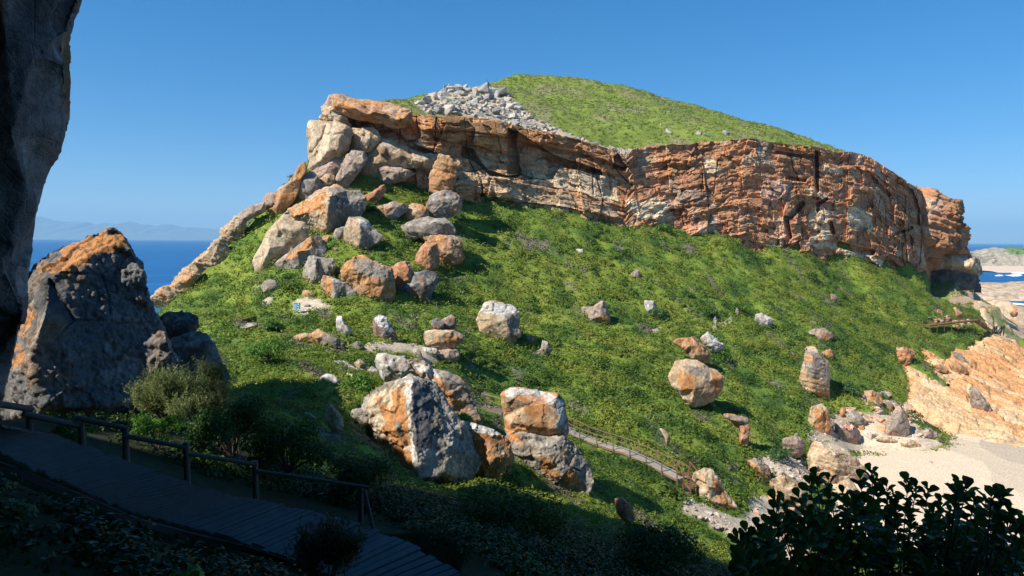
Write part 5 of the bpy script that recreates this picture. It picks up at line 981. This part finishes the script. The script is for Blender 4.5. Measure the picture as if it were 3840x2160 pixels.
# ---------------------------------------------------------------- near boardwalk
def resample(pl, n):
    a = np.array([p[:2] for p in pl]); s = np.r_[0, np.cumsum(np.hypot(*np.diff(a, axis=0).T))]; t = np.linspace(0, s[-1], n)
    return np.interp(t, s, a[:, 0]), np.interp(t, s, a[:, 1])
def boardwalk():
    cnt = [18, 27, 10, 10, 8, 8, 6, 8]; kn = np.r_[0, np.cumsum(cnt)]; n = int(kn[-1])+1; kk = np.arange(n)
    ip = lambda q: np.interp(kk, kn, q)
    lu, lv, uu, uv = ip([q[0] for q in DECKL]), ip([q[1] for q in DECKL]), ip([q[0] for q in DECKU]), ip([q[1] for q in DECKU])
    Yl = ip([9.5, 9.8, 10.6, 11.0, 11.2, 11.2, 10.9, 10.6, 10.0]); L_ = at(lu, lv, Yl)
    ru = ray(uu, uv); Yu = (L_[:, 2]-CAMZ+.02)/ru[:, 2]; U_ = at(uu, uv, Yu)
    root = empty('boardwalk', L_[n//2]); tag(root, 'shaded grey plank boardwalk curving down across the lower left', 'boardwalk')
    mb = MB(); rg = random.Random(3)
    for i in range(n-1):
        a, b = Vector(L_[i]), Vector(U_[i]); a2, b2 = Vector(L_[i+1]), Vector(U_[i+1]); e = rg.uniform(-.03, .03)
        a, b, a2, b2 = a.lerp(b, e), b.lerp(a, e), a2.lerp(b2, e), b2.lerp(a2, e)
        g = rg.uniform(.78, .9); A2, B2 = a.lerp(a2, g), b.lerp(b2, g); dz = Vector((0, 0, rg.uniform(-.012, .012))); th = Vector((0, 0, -.035))
        vs = [mb.bm.verts.new(p+dz) for p in (a, b, B2, A2, a+th, b+th, B2+th, A2+th)]
        for f in ((0, 1, 2, 3), (7, 6, 5, 4), (0, 4, 5, 1), (1, 5, 6, 2), (2, 6, 7, 3), (3, 7, 4, 0)): mb.bm.faces.new([vs[q] for q in f])
    bmesh.ops.recalc_face_normals(mb.bm, faces=mb.bm.faces[:]); mb.build('planks', M_DECKN, root)
    for P_ in (.2, .8):
        mb = MB(); pts = [Vector(L_[i]).lerp(Vector(U_[i]), P_)+Vector((0, 0, -.32)) for i in range(0, n)]
        for p, q in zip(pts[:-1], pts[1:]): mb.bar(p, q, .07, .10)
        mb.build('bearer', M_DECKN, root)
    du = lambda u: float(np.interp(u, uu, Yu))
    fz = lambda u: float(np.interp(u, uu, U_[:, 2]))
    rails = C('I', [(-20,150),(240,190),(175,222),(592,315),(570,252),(962,338),(930,388),(1400,478),(1400,522),(1935,608),(1930,655),(2785,780)])
    rr = empty('log_handrail', at(745, 1825, du(745))); tag(rr, 'round log handrail on short posts along the far side of the boardwalk', 'handrail')
    for i in range(0, len(rails), 2):
        (u1, v1), (u2, v2) = rails[i], rails[i+1]; a = at(u1, v1, max(9.4, du(u1)+.1)); b = at(u2, v2, max(9.4, du(u2)+.1)); MBt = MB().log(a, b, .052-.02*i/12, .048-.02*i/12, 14); MBt.build('rail', M_LOG, rr, smooth=False)
    for (u, v) in C('I', [(222,210),(612,285),(945,330),(1405,440),(1925,580),(2720,775)]):
        Y_ = max(9.5, du(u)+.12); a = at(u, v, Y_); b = a.copy(); b[2] = fz(u)-.45; MB().log(a, b, .05, .055, 12).build('post', M_LOG, rr)
    a = at(*C('J', [(175, 800)])[0], du(1370)+.1); b = at(*C('J', [(240, 1085)])[0], du(1400)+.02); MB().log(a, b, .035, .035, 10).build('brace', M_LOG, rr)
M_LOG = flat_mat('weathered_log', (.10, .092, .08), .75, 3, .35, .5, .01, .3, (3, 3, 1))
boardwalk()
# ---------------------------------------------------------------- wooden stairway below the great boulders
def ribbon(name, label, cat, pts, width, mat, post_every=2.0, railh=1.0, rails=2, sides=(-1, 1), post_dn=1.1, group=None, plank=.16, step=0):
    P = [Vector(p)+Vector((0, 0, .7)) for p in pts]; root = empty(name, P[0]); tag(root, label, cat, group)
    S = [0]
    for a, b in zip(P[:-1], P[1:]): S.append(S[-1]+(b-a).length)
    def pos(s):
        for i in range(len(P)-1):
            if s <= S[i+1] or i == len(P)-2:
                t = (s-S[i])/(S[i+1]-S[i]); d = (P[i+1]-P[i]).normalized(); return P[i].lerp(P[i+1], t), d
    mb = MB(); s = 0
    while s < S[-1]:
        c, d = pos(s); h = Vector((d.x, d.y, 0)).normalized(); side = Vector((-h.y, h.x, 0)); z = c.z
        if step: z = math.floor(c.z/step)*step if False else c.z
        c = Vector((c.x, c.y, z)); a = c-side*width/2; b = c+side*width/2; mb.bar(a, b, plank*.74, .04); s += plank
    mb.build('planks', M_STEPS if mat is M_WOODS else mat, root)
    for sd in (-.46, .46):
        mb = MB()
        for i in range(len(P)-1):
            d = (P[i+1]-P[i]).normalized(); h = Vector((d.x, d.y, 0)).normalized(); side = Vector((-h.y, h.x, 0)); mb.bar(P[i]+side*width*sd+Vector((0, 0, -.14)), P[i+1]+side*width*sd+Vector((0, 0, -.14)), .06, .2)
        mb.build('stringer', mat, root)
    n = max(2, int(S[-1]/post_every))+1
    for sd in sides:
        tops = []
        for i in range(n):
            c, d = pos(S[-1]*i/(n-1)); h = Vector((d.x, d.y, 0)).normalized(); side = Vector((-h.y, h.x, 0)); p = c+side*sd*(width/2+.07)
            MB().bar(p+Vector((0, 0, -post_dn)), p+Vector((0, 0, railh+.06)), .11).build('post', mat, root); tops.append(p)
        for k in range(rails):
            z = railh*(1-k*.45)
            for a, b in zip(tops[:-1], tops[1:]): MB().bar(a+Vector((0, 0, z)), b+Vector((0, 0, z)), .07).build('rail', mat, root)
    return root
M_WOODS_ = None
def gp(crop, l, lift=.35, ymin=40):
    out = []
    for (u, v) in C(crop, l):
        Y_ = hit(u, v+6, ymin); out.append(tuple(at(u, v, Y_)))
    return out
ribbon('wooden_stairway', 'brown timber walkway with rails appearing behind the great rocks', 'walkway', [at(u, v, Y_) for u, v, Y_ in ((1790,1538,79.5),(1830,1551,78.5),(1895,1567,77),(2010,1600,75.5))], 1.5, M_WOOD, 3.2, 1.15, 1, sides=(1,))
PATH = [(2085,1610,76.5),(2145,1640,74.5),(2200,1667,73),(2290,1698,71),(2350,1716,69.5),(2430,1753,67.5),(2500,1790,65.5),(2560,1822,63.5)]
ribbon('wooden_stairway', 'long timber stairway with double rails running down towards the beach', 'stairway', [at(u, v, Y_) for u, v, Y_ in PATH], 1.3, M_WOODS, 2.1, 1.05, 1)
ribbon('step_flight', 'steep flight of wooden steps at the bottom of the long stairway', 'steps', [at(u, v, Y_) for u, v, Y_ in ((2562,1800,64.5),(2585,1830,63.5),(2612,1858,62.5))], 1.3, M_WOODB, 1.9, 1.0, 1, plank=.3)
# far bridge
ribbon('wooden_bridge', 'dark timber bridge with thin rails on posts at the far right of the slope', 'bridge', [at(u, v, Y_) for u, v, Y_ in [C('N', [q])[0]+(y_,) for q, y_ in (((200,1030),160.5),((700,970),165),((1340,905),170.5))]], 1.6, M_WOODB, 3.0, 1.15, 2, post_dn=1.8)
ribbon('wooden_steps', 'thin railed steps dropping from the far end of the timber bridge', 'steps', [at(u, v, Y_) for u, v, Y_ in [C('N', [q])[0]+(y_,) for q, y_ in (((1345,930),170.5),((1640,1130),176))]], 1.3, M_WOODB, 2.4, 1.1, 1, plank=.3)
def ladderframe(u1, v1, u2, v2, Y_, lbl):
    a = Vector(at(u1, v1, Y_)); b = Vector(at(u2, v2, Y_-.8)); root = empty('stair_frame', b); tag(root, lbl, 'stair frame'); w = Vector((.9, .3, 0))
    for s in (0, 1): MB().bar(a+w*s, b+w*s, .16, .22).build('side_rail', M_DARKST, root)
    mb = MB()
    for k in range(9): p = a.lerp(b, (k+.5)/9); mb.bar(p, p+w, .22, .06)
    mb.build('treads', M_DARKST, root)
    for s in (0, 1): q = a+w*s; MB().bar(q, q+Vector((0, .3, -3.2)), .16).build('post', M_DARKST, root)
ladderframe(3730, 1222, 3714, 1252, 178, 'left of the two dark ladder like stair frames beyond the bridge')
ladderframe(3757, 1222, 3735, 1255, 179, 'right of the two dark ladder like stair frames beyond the bridge')
def fence(name, label, pts, ps=2.5, h=1.0, mat=None):
    root = empty(name, pts[0]); tag(root, label, 'handrail'); P = [Vector(p) for p in pts]
    for p in P: MB().bar(p+Vector((0, 0, -.5)), p+Vector((0, 0, h)), .1).build('post', mat or M_WOOD, root)
    for a, b in zip(P[:-1], P[1:]): MB().bar(a+Vector((0, 0, h-.08)), b+Vector((0, 0, h-.08)), .08).build('rail', mat or M_WOOD, root)
fence('handrail', 'short wooden handrail at the foot of the dark rough boulder', [at(u, v, hit(u, v, 40)) for u, v in ((1594,1152),(1610,1153),(1636,1154))], h=.9)
fence('handrail', 'thin rail along the path into the cave at the cliff end', [at(u, v, 196) for u, v in ((3590,1106),(3620,1103),(3650,1099))], h=1.0)
def retaining():
    for pl, lb, Y_ in (([(905,1212),(955,1198)], 'low timber edging beside the dirt path at the left', 0), ([(920,1245),(965,1232)], 'timber step edge below the low edging', 0)):
        q = [at(u, v, hit(u, v, 40)) for u, v in pl]; root = empty('timber_edging', q[0]); tag(root, lb, 'timber edging'); MB().bar(Vector(q[0])+Vector((0, 0, .2)), Vector(q[1])+Vector((0, 0, .2)), .16, .5).build('board', M_WOODB, root); MB().bar(Vector(q[1])+Vector((0, 0, -.3)), Vector(q[1])+Vector((0, 0, .6)), .14).build('post', M_WOODB, root)
retaining()
# ---------------------------------------------------------------- information board
def board():
    M_FR = flat_mat('board_frame', (.62, .60, .45), .7, 6, .1); M_PN = flat_mat('board_blue', (.02, .17, .22), .5, 3, .15, .0); M_TX = flat_mat('board_print', (.30, .50, .72), .5, 3, .1, .0); M_WH = flat_mat('board_white', (.72, .85, .85), .5, 3, .05, .0)
    Y_ = hit(1116, 1172, 40)-.3; k = Y_/F; o = Vector(at(1114, 1148, Y_)); root = empty('information_board', (o.x, o.y, o.z-17*k)); tag(root, 'small blue and teal information board in a pale timber frame by the path', 'sign')
    w, h = 25*k, 26*k; tilt = -.15
    R_ = Matrix.Rotation(tilt, 3, 'X'); B = lambda nm, x, z, sx, sz, y, th, m: MB().box(o+R_ @ Vector((x*k, y, z*k)), sx*k, th, sz*k, R_).build(nm, m, root)
    B('panel', 0, 0, 24, 25, 0, .04, M_PN)
    for (x, z, sx, sz) in ((-1.5, 0, 2.6, 29), (13.2, 0, 2.6, 29)): B('frame_upright', x-12 if x < 0 else x, z, 1.6, sz, -.02, .07, M_FR)
    B('frame_top', 0, 13.4, 33, 2.0, -.03, .08, M_FR); B('frame_bottom', -1, -13.4, 33, 2.0, -.03, .08, M_FR)
    mb = MB()
    for i in range(9): mb.box(o+R_ @ Vector(((-6+.3*(i % 3)-1)*k, -.03, (8.5-2.3*i)*k)), (12-(i % 3)*1.2)*k, .01, 1.5*k, R_)
    mb.build('text_block', M_TX, root)
    mb = MB(); mb.box(o+R_ @ Vector((4.2*k, -.032, 7.5*k)), 3.0*k, .01, 6.5*k, R_); mb.bar(o+R_ @ Vector((0, -.03, -.5*k)), o+R_ @ Vector((8*k, -.03, -3.2*k)), .01, 2*k); mb.bar(o+R_ @ Vector((2*k, -.03, -8.5*k)), o+R_ @ Vector((8*k, -.03, -9.4*k)), .01, 1.8*k); mb.build('map_symbols', M_WH, root)
    for x in (-13, 13): MB().bar(o+Vector((x*k, .05, -10*k)), o+Vector((x*k, .05, -24*k)), .09).build('post', M_FR, root)
board()
# ---------------------------------------------------------------- people
def person(label, foot, face, J, shirt, shorts, skin, hair, legw=1.0, seated=False, dress=None):
    """J: joint dictionary in metres, x right, y forward(facing), z up; one skinned body, clothes and hair are children"""
    M = {k: flat_mat('person_'+k, c, .8, 9, .12, .1) for k, c in dict(skin=skin, hair=hair, shirt=shirt, shorts=shorts, shoe=(.25, .22, .2)).items()}
    names = list(J); rad = dict(pel=.13, spine=.125, chest=.15, neck=.055, head=.095, top=.085, shL=.06, shR=.06, elL=.042, elR=.042, wrL=.03, wrR=.03, haL=.035, haR=.035, hipL=.09, hipR=.09, knL=.06, knR=.06, anL=.04, anR=.04, toL=.04, toR=.04)
    ed = [('pel', 'spine'), ('spine', 'chest'), ('chest', 'neck'), ('neck', 'head'), ('head', 'top')]+[(a+s, b+s) for s in 'LR' for a, b in (('hip', 'kn'), ('kn', 'an'), ('an', 'to'), ('sh', 'el'), ('el', 'wr'), ('wr', 'ha'))]+[('pel', 'hipL'), ('pel', 'hipR'), ('chest', 'shL'), ('chest', 'shR')]
    def skinned(nm, keys, edges, add, mat, parent=None):
        me = bpy.data.meshes.new(nm); me.from_pydata([J[k] for k in keys], [(keys.index(a), keys.index(b)) for a, b in edges], []); o = bpy.data.objects.new(nm, me); COL.objects.link(o)
        sk = o.modifiers.new('s', 'SKIN'); o.modifiers.new('d', 'SUBSURF').levels = 1; sv = me.skin_vertices[0].data
        for i, k in enumerate(keys): sv[i].radius = (rad[k]+add, rad[k]*(.8 if k in ('chest', 'spine', 'pel') else 1)+add)
        sv[0].use_root = True; bpy.context.view_layer.update(); ev = o.evaluated_get(bpy.context.evaluated_depsgraph_get()); m2 = bpy.data.meshes.new_from_object(ev); o.modifiers.clear(); o.data = m2; bpy.data.meshes.remove(me); m2.name = nm
        m2.materials.clear(); m2.materials.append(mat)
        if parent: o.parent = parent
        return o
    body = skinned('person', ['pel']+[n for n in names if n != 'pel'], ed, 0, M['skin']); body.location = foot; body.rotation_euler = (0, 0, face); tag(body, label, 'person', 'people on the paths and rocks')
    skinned('shirt', ['chest', 'spine', 'pel', 'shL', 'shR', 'elL', 'elR'], [('pel', 'spine'), ('spine', 'chest'), ('chest', 'shL'), ('chest', 'shR'), ('shL', 'elL'), ('shR', 'elR')], .022, M['shirt'], body)
    skinned('shorts', ['pel', 'hipL', 'hipR', 'knL', 'knR'], [('pel', 'hipL'), ('pel', 'hipR'), ('hipL', 'knL'), ('hipR', 'knR')], .028, M['shorts'], body)
    bm = bmesh.new(); t = Vector(J['head']).lerp(Vector(J['top']), .55); bmesh.ops.create_icosphere(bm, subdivisions=2, radius=.118, matrix=Matrix.Translation(t+Vector((0, -.02, .03))))
    for v in bm.verts:
        if v.co.y > t.y+.05 and v.co.z < t.z+.05: v.co.y = t.y+.04
    me = bpy.data.meshes.new('hair'); bm.to_mesh(me); bm.free(); me.materials.append(M['hair']); o = bpy.data.objects.new('hair', me); COL.objects.link(o); o.parent = body
    return body
STAND = dict(pel=(0, 0, .95), spine=(0, 0, 1.13), chest=(0, .01, 1.34), neck=(0, .01, 1.5), head=(0, .03, 1.6), top=(0, .02, 1.7), shL=(-.17, 0, 1.42), shR=(.17, 0, 1.42), elL=(-.24, -.03, 1.15), elR=(.24, .04, 1.15), wrL=(-.25, .08, .92), wrR=(.25, .16, .95), haL=(-.25, .1, .84), haR=(.24, .2, .88), hipL=(-.1, 0, .9), hipR=(.1, 0, .9), knL=(-.1, .12, .5), knR=(.1, -.02, .5), anL=(-.1, .08, .09), anR=(.1, -.18, .12), toL=(-.1, .2, .03), toR=(.1, -.06, .03))
SIT = dict(pel=(0, 0, .12), spine=(0, -.03, .3), chest=(0, .0, .5), neck=(0, .04, .65), head=(0, .07, .75), top=(0, .08, .85), shL=(-.17, 0, .57), shR=(.17, 0, .57), elL=(-.24, .12, .34), elR=(.24, .12, .34), wrL=(-.14, .33, .33), wrR=(.14, .33, .3), haL=(-.1, .4, .34), haR=(.1, .4, .31), hipL=(-.09, .05, .1), hipR=(.09, .05, .1), knL=(-.11, .42, .35), knR=(.12, .42, .28), anL=(-.12, .62, .0), anR=(.13, .66, -.06), toL=(-.13, .75, -.03), toR=(.14, .8, -.08))
SK = (.62, .36, .24)
def onground(u, v, A=None): return at(u, v, hit(u, v, 40))
person('walker in a blue shirt and pale shorts coming down the upper path', onground(2681, 1222), math.pi+.1, STAND, (.20, .30, .55), (.45, .52, .55), SK, (.2, .10, .05))
person('walker in a grey blue top half hidden by the bushes on the upper path', onground(2763, 1189), math.pi-.2, STAND, (.16, .20, .28), (.20, .20, .16), SK, (.16, .07, .04))
def onrock(u, v, dy):
    dg = bpy.context.evaluated_depsgraph_get(); r = Vector(ray(u, v)).normalized(); h = SC.ray_cast(dg, Vector((0, 0, CAMZ)), r, distance=150); return h[1] if h[0] else Vector(at(u, v, 106))
bpy.context.view_layer.update()
p1, p2 = onrock(3172, 1606, 0), onrock(3192, 1608, 0)
person('sunbather sitting on the smooth brown slab, left of the pair', p1+Vector((0, -.1, 0)), math.pi+.3, SIT, (.60, .36, .26), (.55, .12, .12), SK, (.12, .06, .04))
person('sunbather sitting on the smooth brown slab with legs stretched right', p2+Vector((0, -.1, 0)), math.pi-.5, SIT, (.66, .42, .32), (.65, .60, .55), (.66, .42, .3), (.10, .05, .03))
# driftwood on the sand
for u, v, s, lb in ((3490,1738,.9,'small dark piece of driftwood on the dry sand'),(3818,1695,.7,'dark rock fragment at the right edge of the wet sand')):
    r = ray(u, v); Y_ = (1.75-CAMZ)/r[2]; blocks(POOLR, 'driftwood', lb, 'driftwood', None, [(tuple(at(u, v, Y_)), s, 1)])
# ---------------------------------------------------------------- unseen rock masses added around the viewpoint to cast the foreground shade
def wall(name, label, out, mk, back, vs=.8):
    n = len(out); bm = bmesh.new(); A = [bm.verts.new(mk(a, z)) for a, z in out]; B = [bm.verts.new(tuple(np.array(mk(a, z))+np.array(back))) for a, z in out]
    bm.faces.new(A); bm.faces.new(B[::-1])
    for i in range(n): bm.faces.new((A[i], B[i], B[(i+1) % n], A[(i+1) % n]))
    bmesh.ops.triangulate(bm, faces=bm.faces[:]); bmesh.ops.recalc_face_normals(bm, faces=bm.faces[:]); me = bpy.data.meshes.new(name); bm.to_mesh(me); bm.free()
    o = bpy.data.objects.new(name, me); COL.objects.link(o); m = o.modifiers.new('r', 'REMESH'); m.mode = 'VOXEL'; m.voxel_size = vs; bpy.context.view_layer.update()
    m2 = bpy.data.meshes.new_from_object(o.evaluated_get(bpy.context.evaluated_depsgraph_get())); o.modifiers.clear(); o.data = m2; V, E = mesh_arrays(m2); V = smooth_v(V, E, 1); q = V/4
    m2.vertices.foreach_set('co', V.astype(np.float32).ravel()); m2.update(); N = normals(m2); V = V+N*(.35*fbm(q, 4, 3)+.35*facets(V/5, 5)[0])[:, None]; m2.vertices.foreach_set('co', V.astype(np.float32).ravel())
    add_col(m2, np.tile([.22, .19, .15], (len(V), 1))*(1+.4*fbm(q, 3, 6))[:, None]); m2.materials.append(M_ROCK); tag(o, label, kind='structure')
wall('shade_wall', 'unseen rock wall at the left, added and pierced to shape the foreground shade', [(41,-14),(39,8),(35,9.8),(26,11.8),(21.5,14.5),(20.8,30),(0,33),(-30,33),(-32,-10),(5,-10),(6.4,9),(6.6,17.0),(1.6,17.2),(.8,22.5),(8,22),(13.2,20.2),(14,12),(14,-14)], lambda y, z: (-30, y, CAMZ+z), (-4, -2.45, 4.45), .6)  # added shadow caster, outline follows the wanted shade edge, opening lets sun through
wall('shade_back', 'unseen rock wall added behind the viewpoint to darken the foreground', [(-30,-8),(-30,34),(-8,30),(12,26),(26,14),(28,-22)], lambda x, z: (x, -7, CAMZ+z), (0, -4, 0))  # added out of view to cut sky light from behind
wall('shade_roof', 'unseen rock slab added above the viewpoint to block sky light', [(-18,-10),(-18,7),(-6,10),(10,10),(25,5),(25,-10)], lambda x, y: (x, y, CAMZ+10), (0, 0, 3))  # added out of view to keep overhead sky light off the near ground
SKYS = .12; SUNE = 4.7; EXPO = 0.9; HAZE = 0.00006; SKG = .72; SKSAT = 1.42
# ---------------------------------------------------------------- light, sky, air
SUN = Vector((-.62, -.38, .69)).normalized()
EL = math.asin(SUN.z); AZ = math.atan2(SUN.x, SUN.y)
wd = bpy.data.worlds.new('World'); SC.world = wd; wd.use_nodes = True; nt = wd.node_tree
bg = nt.nodes['Background']; sky = nt.nodes.new('ShaderNodeTexSky'); sky.sky_type = 'NISHITA'; sky.sun_disc = False
sky.sun_elevation = EL; sky.sun_rotation = AZ; sky.altitude = 30; sky.air_density = .8; sky.dust_density = .2; sky.ozone_density = 8
gm = nt.nodes.new('ShaderNodeGamma'); gm.inputs[1].default_value = SKG; hs_ = nt.nodes.new('ShaderNodeHueSaturation'); hs_.inputs['Saturation'].default_value = SKSAT
nt.links.new(sky.outputs[0], gm.inputs[0]); nt.links.new(gm.outputs[0], hs_.inputs['Color']); nt.links.new(hs_.outputs[0], bg.inputs[0]); bg.inputs[1].default_value = SKYS
sl = bpy.data.lights.new('sun', 'SUN'); sl.energy = SUNE; sl.angle = math.radians(.5); sl.color = (1, .94, .84)
so = bpy.data.objects.new('sun', sl); COL.objects.link(so); so.rotation_euler = SUN.to_track_quat('Z', 'Y').to_euler(); so.location = (0, 0, 200)
SC.view_settings.view_transform = 'Standard'; SC.view_settings.look = 'None'; SC.view_settings.exposure = EXPO; SC.view_settings.gamma = 1
SC.render.engine = 'CYCLES'
def haze():
    m = bpy.data.materials.new('haze_air'); m.use_nodes = True; nt = m.node_tree; nt.nodes.clear()
    out = nt.nodes.new('ShaderNodeOutputMaterial'); v = nt.nodes.new('ShaderNodeVolumePrincipled')
    v.inputs['Color'].default_value = (.34, .66, 1.0, 1); v.inputs['Density'].default_value = HAZE; v.inputs['Anisotropy'].default_value = 0.0
    nt.links.new(v.outputs[0], out.inputs['Volume'])
    mb = MB(); mb.box((0, 15000-300, 449), 90000, 34000, 902); o = mb.build('haze', m); tag(o, 'pale blue sea haze over the bay', kind='stuff')
if HAZE > 0: haze()
